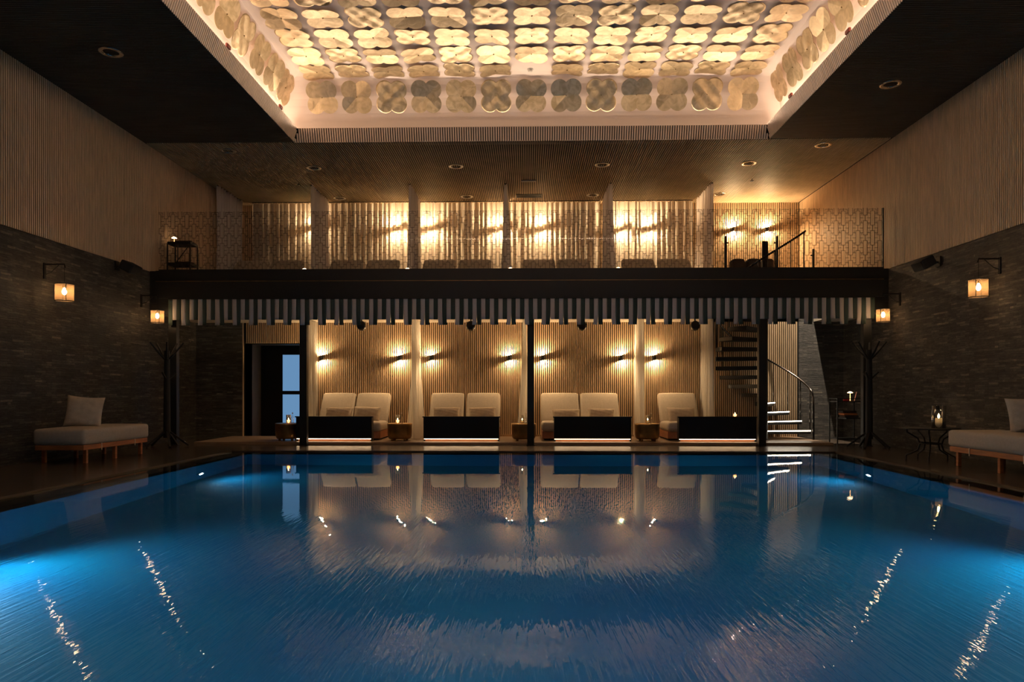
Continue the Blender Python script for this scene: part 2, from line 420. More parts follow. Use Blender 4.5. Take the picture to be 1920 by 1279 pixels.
# lower back wall
wb = MB()
wb.box(XL, -5.98, YB-0.03, YB+0.3, 0, 2.6)
wb.box(5.62, XR, YB-0.03, YB+0.3, 0, 2.6)
wbk = struct(wb.build('wall_back', M['stone']))
mb = MB(); mb.box(-5.98, -5.90, YB, YB+0.3, 0, 2.6); mb.box(-4.75, 5.62, YB, YB+0.3, 0, 2.6); mb.box(-5.90, -4.75, YB, YB+0.3, 2.0, 2.6)
mb.build('felt_backing', M['backing'], wbk)
mb = MB(); slat_wall_y(mb, YB, -5.98, -5.90, 0.05, 2.43); slat_wall_y(mb, YB, -5.90, -4.75, 2.0, 2.43); slat_wall_y(mb, YB, -4.73, 5.62, 0.05, 2.43)
mb.build('slat_panel', M['oak'], wbk)
mb = MB(); mb.box(-4.72, 3.5, YB-0.05, YB-0.022, 0.05, 0.09); mb.build('skirting', M['brownwood'], wbk)
# door recess
rc = MB(); YD = 15.5
rc.box(-5.93, -5.90, YB, YD, 0, 2.0); rc.box(-4.75, -4.70, YB, YD, 0, 2.0); rc.box(-5.93, -4.7, YB, YD, 2.0, 2.03)
struct(rc.build('wall_recess', M['brownwood']))
dr = MB()
dr.box(-5.90, -5.42, YD, YD+0.06, 0, 2.0); dr.box(-4.82, -4.75, YD, YD+0.06, 0, 2.0)
dr.box(-5.42, -4.82, YD, YD+0.06, 1.80, 2.0); dr.box(-5.42, -4.82, YD, YD+0.06, 0.92, 1.0); dr.box(-5.42, -4.82, YD, YD+0.06, 0, 0.12)
door = struct(dr.build('door_1', M['black'], bevel=0.004))
MB().box(-5.42, -4.82, YD+0.02, YD+0.03, 1.0, 1.80).build('pane', M['pane'], door)
MB().box(-5.42, -4.82, YD+0.02, YD+0.03, 0.12, 0.92).build('pane', M['pane'], door)
# balcony slab with the stair opening
HX0, HX1, HY0, HY1 = 3.58, 5.92, 12.99, 14.72
def slab(mb, z0, z1, y1):
    mb.box(XL, HX0, YF+0.02, y1, z0, z1); mb.box(HX1, XR, YF+0.02, y1, z0, z1)
    mb.box(HX0, HX1, YF+0.02, HY0, z0, z1); mb.box(HX0, HX1, HY1, y1, z0, z1)
mb = MB(); slab(mb, 2.62, ZB-0.02, YU+0.3); struct(mb.build('floor_balcony', M['black_matt']))
mb = MB(); slab(mb, ZB-0.02, ZB, YU); struct(mb.build('floor_balcony_boards', M['wood_deck']))
mb = MB(); slab(mb, 2.43, 2.62, YB); struct(mb.build('ceiling_lower', M['under']))
fs = MB(); fs.box(-6.83, 6.42, YF-0.09, YF+0.02, 3.02, ZB); fs.box(-6.83, 6.42, YF-0.12, YF+0.02, 2.70, 3.005)
fs.box(XL, -6.83, YF-0.05, YF+0.02, 2.62, ZB); fs.box(6.42, XR, YF-0.05, YF+0.02, 2.62, ZB)
fs.box(XL, -6.45, YF-0.04, YF+0.02, 2.42, 2.72); fs.box(6.25, XR, YF-0.04, YF+0.02, 2.42, 2.72)
t2 = struct(fs.build('trim_2', M['black']))
MB().box(-6.83, 6.42, YF-0.1, YF-0.09, 3.007, 3.017).build('edge_highlight', M['bronze'], t2)  # thin strip standing in for the faint highlight along the fascia
# balcony back wall
ub = struct(MB().box(XL-0.2, XR+0.2, YU, YU+0.3, ZB-0.2, ZC+0.1).build('wall_balcony', M['backing']))
mb = MB(); slat_wall_y(mb, YU, XL-0.02, XR+0.06, ZB, ZC, pit=0.045, sw=0.025); mb.build('slat_panel', M['oak'], ub)
# main ceiling: slatted soffits round the recess
LX0, LX1, LY1, LY0 = -4.23, 4.35, 12.73, 3.6
cl = MB()
cl.box(XL-0.2, LX0-0.02, YN, YU+0.2, ZC+0.02, ZC+0.08); cl.box(LX1+0.02, XR+0.2, YN, YU+0.2, ZC+0.02, ZC+0.08)
cl.box(LX0-0.02, LX1+0.02, LY1+0.02, YU+0.2, ZC+0.02, ZC+0.08); cl.box(LX0-0.02, LX1+0.02, YN, LY0-0.02, ZC+0.02, ZC+0.08)
ceil = struct(cl.build('ceiling', M['backing']))
mb = MB()
n = int((XR-XL)/PIT)
for i in range(n):
    x = XL+i*PIT; mb.box(x, x+SW, LY1+0.01, YU, ZC, ZC+0.02)
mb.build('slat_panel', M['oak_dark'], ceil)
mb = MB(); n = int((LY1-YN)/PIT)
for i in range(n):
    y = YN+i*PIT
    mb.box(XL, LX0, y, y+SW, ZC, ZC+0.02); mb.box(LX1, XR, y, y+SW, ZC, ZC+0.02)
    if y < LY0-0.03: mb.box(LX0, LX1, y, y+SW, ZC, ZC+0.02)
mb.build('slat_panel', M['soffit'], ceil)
# slanted slatted lip of the recess
LE, LH = 0.08, 0.235
lb = MB(); e2 = 0.012
def lipq(mb, o, mi=0):
    # four mitred quads, offset outward by o
    x0, x1, y0, y1 = LX0-o, LX1+o, LY0-o, LY1+o
    X0, X1, Y0, Y1 = x0+LE, x1-LE, y0+LE, y1-LE
    zb, zt = ZC, ZC+LH
    vs_ = [(x0,y0,zb),(x1,y0,zb),(x1,y1,zb),(x0,y1,zb),(X0,Y0,zt),(X1,Y0,zt),(X1,Y1,zt),(X0,Y1,zt)]
    mb.add(vs_, [(0,1,5,4),(1,2,6,5),(2,3,7,6),(3,0,4,7)], mi)
lipq(lb, 0.015); lipq(lb, 0.035)
lip = struct(lb.build('trim_3', M['backing']))
sb = MB()
def lip_slat(p, q, w, nrm, th=0.02):
    p = Vector(p); q = Vector(q); w = Vector(w); nr = Vector(nrm)*th
    sb.add([p, p+w, q+w, q, p+nr, p+w+nr, q+w+nr, q+nr], [(0,1,2,3),(7,6,5,4),(0,4,5,1),(1,5,6,2),(2,6,7,3),(3,7,4,0)])
LP = 0.043
def tfrac(d): return min(1.0, d/LE)
n = int((LX1-LX0)/LP)
for i in range(n):
    x = LX0+i*LP+0.008; dd = min(x-LX0, LX1-x-0.026); t = tfrac(max(0.02, dd))
    for (yb, sg) in ((LY1, -1), (LY0, 1)):
        lip_slat((x,yb,ZC), (x, yb+sg*LE*t, ZC+LH*t), (0.026,0,0), Vector((0, -sg*LH, LE)).normalized())
n = int((LY1-LY0)/LP)
for i in range(n):
    y = LY0+i*LP+0.008; dd = min(y-LY0, LY1-y-0.026); t = tfrac(max(0.02, dd))
    for (xb, sg) in ((LX0, 1), (LX1, -1)):
        lip_slat((xb,y,ZC), (xb+sg*LE*t, y, ZC+LH*t), (0,0.026,0), Vector((-sg*LH, 0, LE)).normalized())
sb.build('slat_panel', M['lip'], lip)
# lit dome above the lip
prof = [(0,5.54),(0,5.75),(0,6.0)]
for k in range(1, 9):
    a = PI/2*k/8; prof.append((0.46*(1-math.cos(a))*0.95, 6.0+0.69*math.sin(a)))
ZD = prof[-1][1]
dm = MB(); vs_ = []
for (e, z) in prof: vs_ += [(DXL+e,DY0+e,z),(DXR-e,DY0+e,z),(DXR-e,DY1-e,z),(DXL+e,DY1-e,z)]
fs_ = []
for i in range(len(prof)-1):
    for k in range(4): fs_.append((i*4+k, i*4+(k+1)%4, (i+1)*4+(k+1)%4, (i+1)*4+k))
L = (len(prof)-1)*4; fs_.append((L, L+1, L+2, L+3))
dm.add(vs_, fs_, 0, False)
# cove ledge
for (x0,x1,y0,y1) in ((DXL,LX0-0.04,DY0,DY1),(LX1+0.04,DXR,DY0,DY1),(LX0-0.04,LX1+0.04,LY1+0.04,DY1),(LX0-0.04,LX1+0.04,DY0,LY0-0.04)):
    dm.box(x0,x1,y0,y1,5.54,5.56)
dome = struct(dm.build('ceiling_dome', M['plaster']))
for i, p_ in enumerate(dome.data.polygons):
    p_.use_smooth = False

# ------------------------------------------------------------------ brass quatrefoil discs of the dome
def foil_mesh(name, seed):
    rnd = random.Random(seed)
    me = bpy.data.meshes.new(name)
    nA, nR = 96, 12; R_ = 0.158; a_ = 0.119
    amp = [rnd.uniform(-0.011, 0.011) for _ in range(8)]
    style = seed % 3
    ph = [rnd.uniform(0, 6.28) for _ in range(4)]
    def height(x, y):
        th = math.atan2(y, x) % (2*PI); r = math.hypot(x, y)/0.28
        u = th/(PI/4); i = int(u) % 8; f = (u-int(u))*PI/4
        h = r*(amp[i]*math.sin(PI/4-f)+amp[(i+1)%8]*math.sin(f))/math.sin(PI/4)
        if style == 1: h += 0.020*abs(y)/0.28
        if style == 2: h += 0.018*abs(x)/0.28
        if style == 0: h += 0.004*math.sin(24*x+ph[0])*math.sin(21*y+ph[1])
        return h
    verts = [(0,0,height(1e-5,0))]; faces = []
    for j in range(1, nR+1):
        for k in range(nA):
            th = 2*PI*k/nA; c, s_ = math.cos(th), math.sin(th)
            # boundary of four circles centred at (+-a, +-a)
            px, py = abs(c), abs(s_); bq = (px+py)*a_
            rb = bq + math.sqrt(max(0, bq*bq - 2*a_*a_ + R_*R_))
            r = rb*j/nR; x, y = r*c, r*s_
            verts.append((x, y, height(x, y)))
    for k in range(nA): faces.append((0, 1+k, 1+(k+1)%nA))
    for j in range(nR-1):
        for k in range(nA):
            a0 = 1+j*nA; b0 = a0+nA
            faces.append((a0+k, b0+k, b0+(k+1)%nA, a0+(k+1)%nA))
    me.from_pydata(verts, [], faces); me.materials.append(M['brass'])
    me.polygons.foreach_set('use_smooth', [style == 0]*len(me.polygons)); me.update()
    return me
foils = [foil_mesh('quatrefoil', 100+i) for i in range(9)]
screw_me = None
def ordn(i): return ['first','second','third','fourth','fifth','sixth','seventh','eighth','ninth','tenth','eleventh','twelfth','thirteenth'][i]
def side_word(c):
    if c < 6: return ordn(c)+' from the left'
    if c == 6: return 'the middle one'
    return ordn(12-c)+' from the right'
rownames = ['lowest row above the slatted lip', 'second row up from the lip', 'third row up from the lip',
            'fourth row up from the lip', 'fifth row up from the lip', 'sixth row, at the picture top', 'seventh row']
protos = []
def disc(loc, normal, up, label, group, k):
    """a disc facing along normal, held off the plaster by a short screw"""
    z = Vector(normal).normalized(); x = Vector(up).cross(z).normalized(); y = z.cross(x)
    Mx = Matrix((x, y, z)).transposed().to_4x4()
    Rr = random.Random(k*13+5)
    Mx = Mx @ Euler((Rr.uniform(-.07,.07), Rr.uniform(-.07,.07), Rr.choice((0,1,2,3))*PI/2+Rr.uniform(-.04,.04))).to_matrix().to_4x4()
    Mx.translation = Vector(loc)
    if not protos:
        o = bpy.data.objects.new('quatrefoil_disc', foils[0]); C.objects.link(o)
        m = o.modifiers.new('solid', 'SOLIDIFY'); m.thickness = 0.003
        s_ = MB(); s_.lathe([(0.0,0.014),(0.008,0.012),(0.010,0.004),(0.004,0.003),(0.004,-0.05)], 10)
        s_.build('screw', M['brasscap'], o)
        protos.append(o)
    else:
        p0 = protos[0]; o = p0.copy(); o.data = foils[k % 9]; C.objects.link(o)
        c = p0.children[0].copy(); C.objects.link(c); c.parent = o
    o.matrix_world = Mx
    tag(o, label, 'ceiling ornament', group)
pit = 0.635; cx0 = 0.075; kk = 0
for r in range(6):
    for c in range(13):
        if r == 1 and c == 6: continue
        X = cx0+(c-6)*pit
        if r == 0:
            loc = (X, 12.765, 6.35); nrm = (0, -0.93, -0.36); up = (0, -0.36, 0.93)
        else:
            loc = (X, 12.44-(r-1)*0.603, ZD-0.026); nrm = (0, 0, -1); up = (0, 1, 0)
        lab = 'gold four-lobed disc, %s in the %s' % (side_word(c), rownames[r])
        disc(loc, nrm, up, lab, 'brass quatrefoil discs of the dome', kk); kk += 1
for s_, nm in ((-1, 'left'), (1, 'right')):
    for r in range(7):
        X = (-4.30 if s_ < 0 else 4.43); Y = 12.45-r*0.612
        lab = 'gold four-lobed disc on the %s flank of the dome, %s counting from the far corner' % (nm, ordn(r))
        disc((X, Y, 6.40), (-s_*0.93, 0, -0.36), (-s_*0.36, 0, 0.93), lab, 'brass quatrefoil discs of the dome', kk); kk += 1
for px, py, X, lab in ((423,72,-4.15,'small red fitting on the left lip of the dome, nearer one'),(523,194,-4.15,'small red fitting on the left lip of the dome, far one'),
                   (1584,56,4.27,'small red fitting on the right lip of the dome, nearer one'),(1478,181,4.27,'small red fitting on the right lip of the dome, far one')):
    Y = X/((px-988)/FPX)
    tag(MB().rbox(-0.02, 0.02, -0.06, 0.06, 0, 0.06, 0.015, seg=2).build('lip_fitting', M['redbrown'], loc=(X, Y, ZC+LH)), lab, 'fitting', 'red fittings on the dome lip')
# smoke detector in the gap of the second row
sd = empty('smoke_detector', (0.06, 12.46, ZD)); tag(sd, 'small white smoke detector in the gap between gold discs', 'smoke detector')
MB().lathe([(0,-0.012),(0.055,-0.012),(0.06,0)], 24).build('base', M['white'], sd)
MB().lathe([(0,-0.05),(0.03,-0.048),(0.042,-0.035),(0.045,-0.012)], 24).build('sensor_head', M['white'], sd)

# ------------------------------------------------------------------ px helper: place from the photo at a true depth
def at(px, py, Y):
    """world x,z of the point seen at pixel (px,py) of the photograph when it lies at depth Y"""
    u = (px-960)/FPX; v = (733-py)/FPX
    dx = math.cos(YAW)*u - math.sin(YAW); dy = math.sin(YAW)*u + math.cos(YAW)
    t = Y/dy
    return dx*t, 1+v*t
def on_z(px, py, Z):
    u = (px-960)/FPX; v = (733-py)/FPX
    dx = math.cos(YAW)*u - math.sin(YAW); dy = math.sin(YAW)*u + math.cos(YAW)
    t = (Z-1)/v
    return dx*t, dy*t

# ------------------------------------------------------------------ ceiling fittings
dl = [(427,283,'left-hand round ceiling downlight at the dark soffit corner'),
      (588,315,'round downlight left of centre above the second hanging curtain'),
      (855,312,'round downlight in the slatted ceiling, just left of the centre'),
      (1129,309,'round downlight in the slatted ceiling right of the white access bar'),
      (1404,306,'round downlight above the balcony stair head'),
      (1544,272,'round downlight at the right edge below the dome corner'),
      (1670,158,'round downlight in the dark right soffit'),
      (208,98,'unlit round downlight in the dark left soffit'),
      (637,372,'small far downlight near the balcony curtains, second bay'),
      (875,369,'small far downlight near the balcony curtains, third bay'),
      (1112,366,'small far downlight near the balcony curtains, fourth bay'),
      (1349,364,'small far downlight by the lit slatted wall')]
d0 = None
for (px, py, lab) in dl:
    x, y = on_z(px, py, ZC)
    if d0 is None:
        d0 = empty('ceiling_downlight', (x, y, ZC))
        MB().lathe([(0.095,0.0),(0.10,-0.008),(0.148,-0.008),(0.152,0.0),(0.148,0.004)], 32).build('trim_ring', M['chrome'], d0)
        MB().lathe([(0.095,-0.002),(0.085,0.02),(0.055,0.045),(0.0,0.05)], 32).build('reflector', M['chrome'], d0)
        lv = MB()
        for k in range(-2, 3): lv.box(-0.085, 0.085, k*0.032-0.002, k*0.032+0.002, -0.004, 0.012)
        lv.build('louvre', M['steel'], d0)
        o = d0
    else:
        o = copy_tree(d0); o.location = (x, y, ZC)
    tag(o, lab, 'downlight', 'round ceiling downlights')
for (px, py, lab) in ((560,343,'tiny dark sprinkler head in the left part of the slatted ceiling'), (1410,335,'tiny dark sprinkler head above the balcony stair')):
    x, y = on_z(px, py, ZC)
    o = empty('sprinkler', (x, y, ZC)); tag(o, lab, 'sprinkler', 'ceiling sprinklers')
    MB().lathe([(0,-0.05),(0.008,-0.05),(0.008,0)], 10).build('stem', M['black'], o)
    MB().lathe([(0,-0.055),(0.045,-0.052),(0.045,-0.048),(0,-0.045)], 16).build('deflector', M['black'], o)
x, y = on_z(991, 338, ZC)
MBv = MB().box(-0.16, 0.16, -0.03, 0.03, -0.03, 0)
tag(MBv.build('emergency_light', M['white'], loc=(x, y, ZC), bevel=0.006), 'pale slim emergency light bar under the ceiling centre', 'light fitting')
x, y = on_z(992, 367, ZC)
v = empty('ceiling_vent', (x, y, ZC)); tag(v, 'black rectangular ceiling vent slot in front of the balcony curtains', 'vent')
MB().box(-0.28, 0.28, -0.11, 0.11, -0.004, 0).build('backing', M['backing'], v)
mb = MB()
mb.box(-0.30, 0.30, -0.13, -0.11, -0.014, 0); mb.box(-0.30, 0.30, 0.11, 0.13, -0.014, 0); mb.box(-0.30, -0.28, -0.13, 0.13, -0.014, 0); mb.box(0.28, 0.30, -0.13, 0.13, -0.014, 0)
mb.build('frame', M['black'], v)
mb = MB()
for k in range(6): mb.box(-0.28, 0.28, -0.10+k*0.036, -0.09+k*0.036, -0.012, -0.004)
mb.build('louvre', M['black'], v)

# ------------------------------------------------------------------ columns and awning
ZCOL = 2.62
col_px = [(323,'thin black steel column behind the left coat stand',0.15),(568,'black steel column in front of the leftmost black footboard',0.135),
          (995,'black steel column in the centre beside the middle drum table',0.125),(1430,'black steel column in front of the spiral stair',0.13),
          (1627,'black steel column behind the right coat stand',0.15)]
for px, lab, w in col_px:
    x, z = at(px, 700, 12.84)
    o = empty('steel_column', (x, 12.90, 0)); tag(o, lab, 'column', 'black steel columns')
    MB().box(-w/2, w/2, -0.055, 0.055, 0, ZCOL).build('post', M['black'], o, bevel=0.004)
    MB().box(-w/2-0.012, w/2+0.012, -0.07, 0.07, 0, 0.012).build('base_plate', M['black'], o)
aw = empty('striped_awning', (0, 12.79, 2.68)); tag(aw, 'long green and white striped awning with castellated valance under the balcony', 'awning')
AX0 = at(316, 600, 12.79)[0]; AX1 = at(1640, 600, 12.79)[0]
nst = 163; stw = (AX1-AX0)/nst
va = MB()
zt = 2.69-2.68
ztop = 0.02
for i in range(nst):
    pairidx = (i+1)//2           # tabs are two stripes wide
    longt = pairidx % 2 == 0
    zb = at(900, 609, 12.79)[1]-2.68 if longt else at(900, 599, 12.79)[1]-2.68
    n = 3; rows = 7
    vs_ = []; fs_ = []
    for r in range(rows+1):
        z = ztop+(zb-ztop)*r/rows
        for k in range(n+1):
            x = AX0+stw*(i+k/n)
            sway = 0.009*math.sin(x*2*PI/(stw*4)+0.8)*(r/rows) + 0.006*math.sin(x*3.1)*(r/rows)
            xs = 0.012*math.sin(i*1.7+pairidx)*(max(0,r-3)/4)**2 if longt else 0
            vs_.append((x+xs, -0.004+sway, z))
    for r in range(rows):
        for k in range(n):
            a0 = r*(n+1)+k; fs_.append((a0, a0+1, a0+n+2, a0+n+1))
    va.add(vs_, fs_, 0 if i % 2 == 0 else 1, True)
va.build('valance', [M['grn'], M['wht']], aw, solid=0.004)
mb = MB(); mb.box(AX0, AX1, -0.02, 0.03, -0.002, 0.02); mb.build('head_rail', M['black'], aw)

# ------------------------------------------------------------------ sconces
def sconce_proto():
    o = empty('wall_sconce', (0,0,0))
    n = 28; vs_ = []; fs_ = []
    for ring, rr in ((0,0.040),(1,0.040),(2,0.036),(3,0.036)):
        top = ring in (0, 3)
        for k in range(n):
            a = 2*PI*k/n; c = math.cos(a)
            z = (0.044+0.010*c) if top else (-0.044+0.010*c)
            vs_.append((rr*c, rr*math.sin(a), z))
    for r in range(4):
        for k in range(n):
            r2 = (r+1) % 4
            fs_.append((r*n+k, r*n+(k+1)%n, r2*n+(k+1)%n, r2*n+k))
    MB().add(vs_, fs_, 0, True).lathe([(0,0.0),(0.036,0.0)], n).build('body', M['black'], o)
    MB().box(-0.012, 0.012, 0.036, 0.062, -0.02, 0.02).build('bracket', M['black'], o)
    return o
SC0 = sconce_proto(); sc_used = [False]
SCP = 37
def sconce(x, y, z, lab, grp, power=1.0):
    if not sc_used[0]: o = SC0; sc_used[0] = True
    else: o = copy_tree(SC0)
    o.location = (x, y, z); o.scale = (1.25, 1.0, 1.15)
    tag(o, lab, 'wall light', grp)
    for dz in (0.040, -0.040):
        d = bpy.data.lights.new('sconce_bulb', 'POINT'); d.energy = SCP*power; d.color = (1.0, 0.66, 0.34); d.shadow_soft_size = 0.012
        l = bpy.data.objects.new('sconce_bulb', d); C.objects.link(l); l.location = (x, y, z+dz)
lowsc = [(603,'up-and-down sconce beside the leftmost sheer curtain',1),(749,'up-and-down sconce above the right end of the first lounger pair',1),
         (808,'up-and-down sconce just right of the second sheer curtain',0.6),(955,'up-and-down sconce left of the central column',0.8),
         (1017,'up-and-down sconce right of the central column',1),(1165,'up-and-down sconce above the right end of the third lounger pair',1),
         (1226,'up-and-down sconce above the single lounger by the spiral stair',1)]
for px, lab, pw_ in lowsc:
    x, z = at(px, 671, YB-0.09); sconce(x, YB-0.084, z, lab, 'sconces on the lower slatted wall', pw_)
upsc = [(590,430,'faint sconce behind the balcony curtain in the second bay, at its left edge'),(745,432,'sconce glowing through the balcony curtain in the second bay, right end'),
        (807,432,'sconce glowing through the balcony curtain in the third bay, left end'),(935,432,'sconce glowing through the balcony curtain in the third bay, right end'),
        (1015,432,'sconce glowing through the balcony curtain in the fourth bay'),(1163,432,'sconce glowing through the fifth bay balcony curtain, left one'),
        (1215,432,'sconce glowing through the fifth bay balcony curtain, right one'),
        (1374,430,'left of the two uncovered sconces on the balcony wall'),(1438,430,'right of the two uncovered sconces on the balcony wall')]
for i, (px, py, lab) in enumerate(upsc):
    x, z = at(px, py, YU-0.09); sconce(x, YU-0.086, z, lab, 'sconces on the balcony wall', 0.6 if i == 0 else (1.25 if i < 7 else 2.2))

# ------------------------------------------------------------------ curtains
def drape_y(name, X, y0, y1, z0, z1, mat, lab, cat, grp, amp=0.06, flare=0.0, seed=0, pleats=9):
    """curtain hanging in a line along Y"""
    rnd = random.Random(seed)
    o = empty(name, (X, (y0+y1)/2, z0)); tag(o, lab, cat, grp)
    n = pleats*10; rows = 16; vs_ = []; fs_ = []; ph = rnd.uniform(0, 6)
    for r in range(rows+1):
        t = r/rows; z = (z1-z0)*(1-t)
        for k in range(n+1):
            s_ = k/n; y = (y0-y1)/2+(y1-y0)*s_
            a = amp*(0.6+0.5*t)
            x = a*math.sin(2*PI*pleats*s_+ph+0.5*math.sin(3*s_*PI)) + 0.4*a*math.sin(2*PI*pleats*2.3*s_+t*1.5)
            x += flare*t*t*math.sin(s_*PI*2.2+ph)
            y2 = y*(1-0.06*math.sin(t*PI))
            vs_.append((x, y2, z))
    for r in range(rows):
        for k in range(n):
            a0 = r*(n+1)+k; fs_.append((a0, a0+1, a0+n+2, a0+n+1))
    MB().add(vs_, fs_, 0, True).build('fabric', mat, o)
    MB().box(-0.012, 0.012, (y0-y1)/2-0.02, (y1-y0)/2+0.02, z1-z0-0.012, z1-z0+0.0).build('track', M['black'], o)
    return o
def drape_x(name, x0, x1, Y, z0, z1, mat, lab, cat, grp, amp=0.035, seed=0, pleat=0.12):
    rnd = random.Random(seed)
    o = empty(name, ((x0+x1)/2, Y, z0)); tag(o, lab, cat, grp)
    w = x1-x0; pleats = int(w/pleat); n = pleats*9; rows = 14; vs_ = []; fs_ = []
    offs = [rnd.uniform(-0.5,0.5) for _ in range(pleats+2)]
    for r in range(rows+1):
        t = r/rows; z = (z1-z0-0.03)*(1-t)
        for k in range(n+1):
            s_ = k/n; i = int(s_*pleats); f = s_*pleats-i
            off = offs[i]*(1-f)+offs[min(i+1,pleats+1)]*f
            x = -w/2+w*s_ + 0.05*off*t*math.sin(s_*PI)
            y = amp*(0.7+0.6*abs(off)+0.4*t)*math.sin(2*PI*(s_*pleats+off*0.8)) + 0.012*math.sin(s_*w*31+t*2)
            vs_.append((x, y, z))
    for r in range(rows):
        for k in range(n):
            a0 = r*(n+1)+k; fs_.append((a0, a0+1, a0+n+2, a0+n+1))
    MB().add(vs_, fs_, 0, True).build('fabric', mat, o)
    MB().box(-w/2, w/2, -0.012, 0.012, z1-z0-0.014, z1-z0).build('track', M['black'], o)
    hk = MB()
    for k in range(pleats+1): hk.box(-w/2+w*k/pleats-0.006, -w/2+w*k/pleats+0.006, -0.008, 0.008, z1-z0-0.045, z1-z0-0.014)
    hk.build('hooks', M['candle'], o)
    return o
up_x = [-6.80, -4.74, -2.56, -0.47, 1.82, 4.02]
uplab = ['grey sheer curtain hanging along the left wall of the balcony','sheer divider curtain between the first and second balcony bays',
         'sheer divider curtain between the second and third balcony bays','slim sheer divider curtain at the centre of the balcony',
         'sheer divider curtain between the fourth and fifth balcony bays','sheer divider curtain left of the balcony stair head']
for i, X in enumerate(up_x):
    drape_y('divider_curtain', X, 15.35, 16.66, ZB+0.01, ZC, M['grey_sheer'], uplab[i], 'curtain', 'balcony divider curtains', amp=0.06 if i else 0.06, flare=0.07 if i else 0.02, seed=i, pleats=9)
bayn = ['first balcony bay, dark at its left end','second balcony bay','third balcony bay','fourth balcony bay, right of the centre','fifth balcony bay, left of the stair head']
ends = [-6.93, -4.84, -2.65, -0.55, 1.75, 3.98]
for i in range(5):
    drape_x('window_curtain', ends[i]+0.10 if i else -6.6, ends[i+1]-0.02 if i < 4 else 3.93, 16.76, ZB+0.01, ZC, M['sheer_b'],
            'backlit sheer curtain at the back of the %s' % bayn[i], 'curtain', 'balcony back curtains', seed=20+i)
lowc = [(-4.37,13.9,14.55,0.02,'first sheer curtain below the balcony, right of the left-hand black column'),(-2.24,13.75,14.6,0.12,'sheer curtain between the first and second lounger bays'),
        (-0.05,13.75,14.6,0.09,'thin sheer curtain just left of the central column'),(2.25,13.75,14.6,0.03,'sheer curtain beside the bronze drum right of centre'),
        (3.60,13.75,14.6,0.0,'sheer curtain left of the spiral stair')]
for i, (X, y0, y1, fl_, lab) in enumerate(lowc):
    drape_y('bay_curtain', X, y0, y1, 0.06, 2.43, M['sheer'], lab, 'curtain', 'sheer curtains between the loungers', amp=0.045, flare=fl_, seed=40+i, pleats=7)

# ------------------------------------------------------------------ glass balustrade
gb = empty('glass_balustrade', (0, YF-0.02, ZB)); tag(gb, 'glass balustrade with a lattice pattern along the balcony edge', 'balustrade')
GX0, GX1, GH = -6.80, 6.43, 1.10
MB().box(GX0, GX1, -0.006, 0.006, 0.0, GH).build('glass_panel', M['rail_glass'], gb)
MB().box(GX0, GX1, -0.02, 0.02, 0.0, 0.03).build('base_channel', M['black'], gb)
MB().box(GX1, GX1+0.02, -0.02, 0.02, 0.0, GH).build('end_post', M['black'], gb)
pt = MB(); LW = 0.0062
def seg(x0, z0, x1, z1):
    if x1 < GX0 or x0 > GX1: return
    x0 = max(x0, GX0); x1 = min(x1, GX1); z0 = max(z0, 0.03); z1 = min(z1, GH)
    if z1 <= z0 and x1 <= x0: return
    if z1 < z0: return
    pt.box(x0-(LW/2 if x1-x0 < 1e-6 else 0), x1+(LW/2 if x1-x0 < 1e-6 else 0), -0.0085, -0.0062, z0-(LW/2 if z1-z0 < 1e-6 else 0), z1+(LW/2 if z1-z0 < 1e-6 else 0))
def V(x, a, b_): seg(x, a, x, b_)
def Hh(z, a, b_): seg(a, z, b_, z)
cp, vp = 0.1305, 0.36
nc = int((GX1-GX0)/cp)+2
for i in range(nc):
    x = GX0+i*cp; zo = 0.0 if i % 2 == 0 else vp/2
    for j in range(-1, 4):
        zc = GH-0.18-j*vp-zo+ (0 if i % 2 == 0 else 0)
        if zc-0.2 > GH or zc+0.2 < 0: continue
        V(x-0.037, zc-0.13, zc+0.13); V(x+0.037, zc-0.13, zc+0.13); Hh(zc-0.13, x-0.037, x+0.037); Hh(zc+0.13, x-0.037, x+0.037)
        if zc-vp/2 > 0.02:
            V(x, zc-vp/2-0.05, zc-vp/2+0.05)
        for dz in (-0.09, 0.09):
            Hh(zc+dz, x+0.037, x+0.066); Hh(zc+dz, x-0.066, x-0.037)
        Hh(zc, x+0.037, x+0.094); Hh(zc, x-0.094, x-0.037)
        V(x+0.0655, zc+0.05, zc+0.09); V(x+0.0655, zc-0.09, zc-0.05)
for i in range(nc):
    x = GX0+i*cp
    if i % 2 == 0: Hh(GH-0.02, x-0.066, x+0.066); V(x-0.066, GH-0.09, GH-0.02); V(x+0.066, GH-0.09, GH-0.02)
pt.build('etched_pattern', M['groove'], gb)

# ------------------------------------------------------------------ loungers
def lounger(w=0.70, flat=False):
    o = empty('lounger', (0, 0, 0))
    MB().box(-w/2+0.01, w/2-0.01, -0.55, 0.5, 0.03, 0.17).build('base', M['rose'], o, bevel=0.008)
    MB().box(-w/2+0.05, w/2-0.05, -0.50, 0.45, 0.0, 0.03).build('plinth', M['black_matt'], o)
    MB().rbox(-w/2, w/2, -0.60, 0.25, 0.17, 0.35, 0.06, puff=0.012).build('seat_cushion', M['fabric'], o)
    ang = math.radians(-33 if not flat else -50)
    T = Matrix.Translation((0, 0.12, 0.28)) @ Matrix.Rotation(ang, 4, 'X')
    ln = 0.72 if not flat else 0.74
    MB().rbox(-w/2+0.006, w/2-0.006, -0.07, 0.07, 0.0, ln, 0.05, M=T, puff=0.012).build('back_cushion', M['fabric'], o)
    T2 = Matrix.Translation((0, 0.22, 0.20)) @ Matrix.Rotation(ang, 4, 'X')
    MB().box(-w/2+0.05, w/2-0.05, -0.01, 0.012, 0.0, ln*0.8, M=T2).build('back_frame', M['rose'], o)
    return o
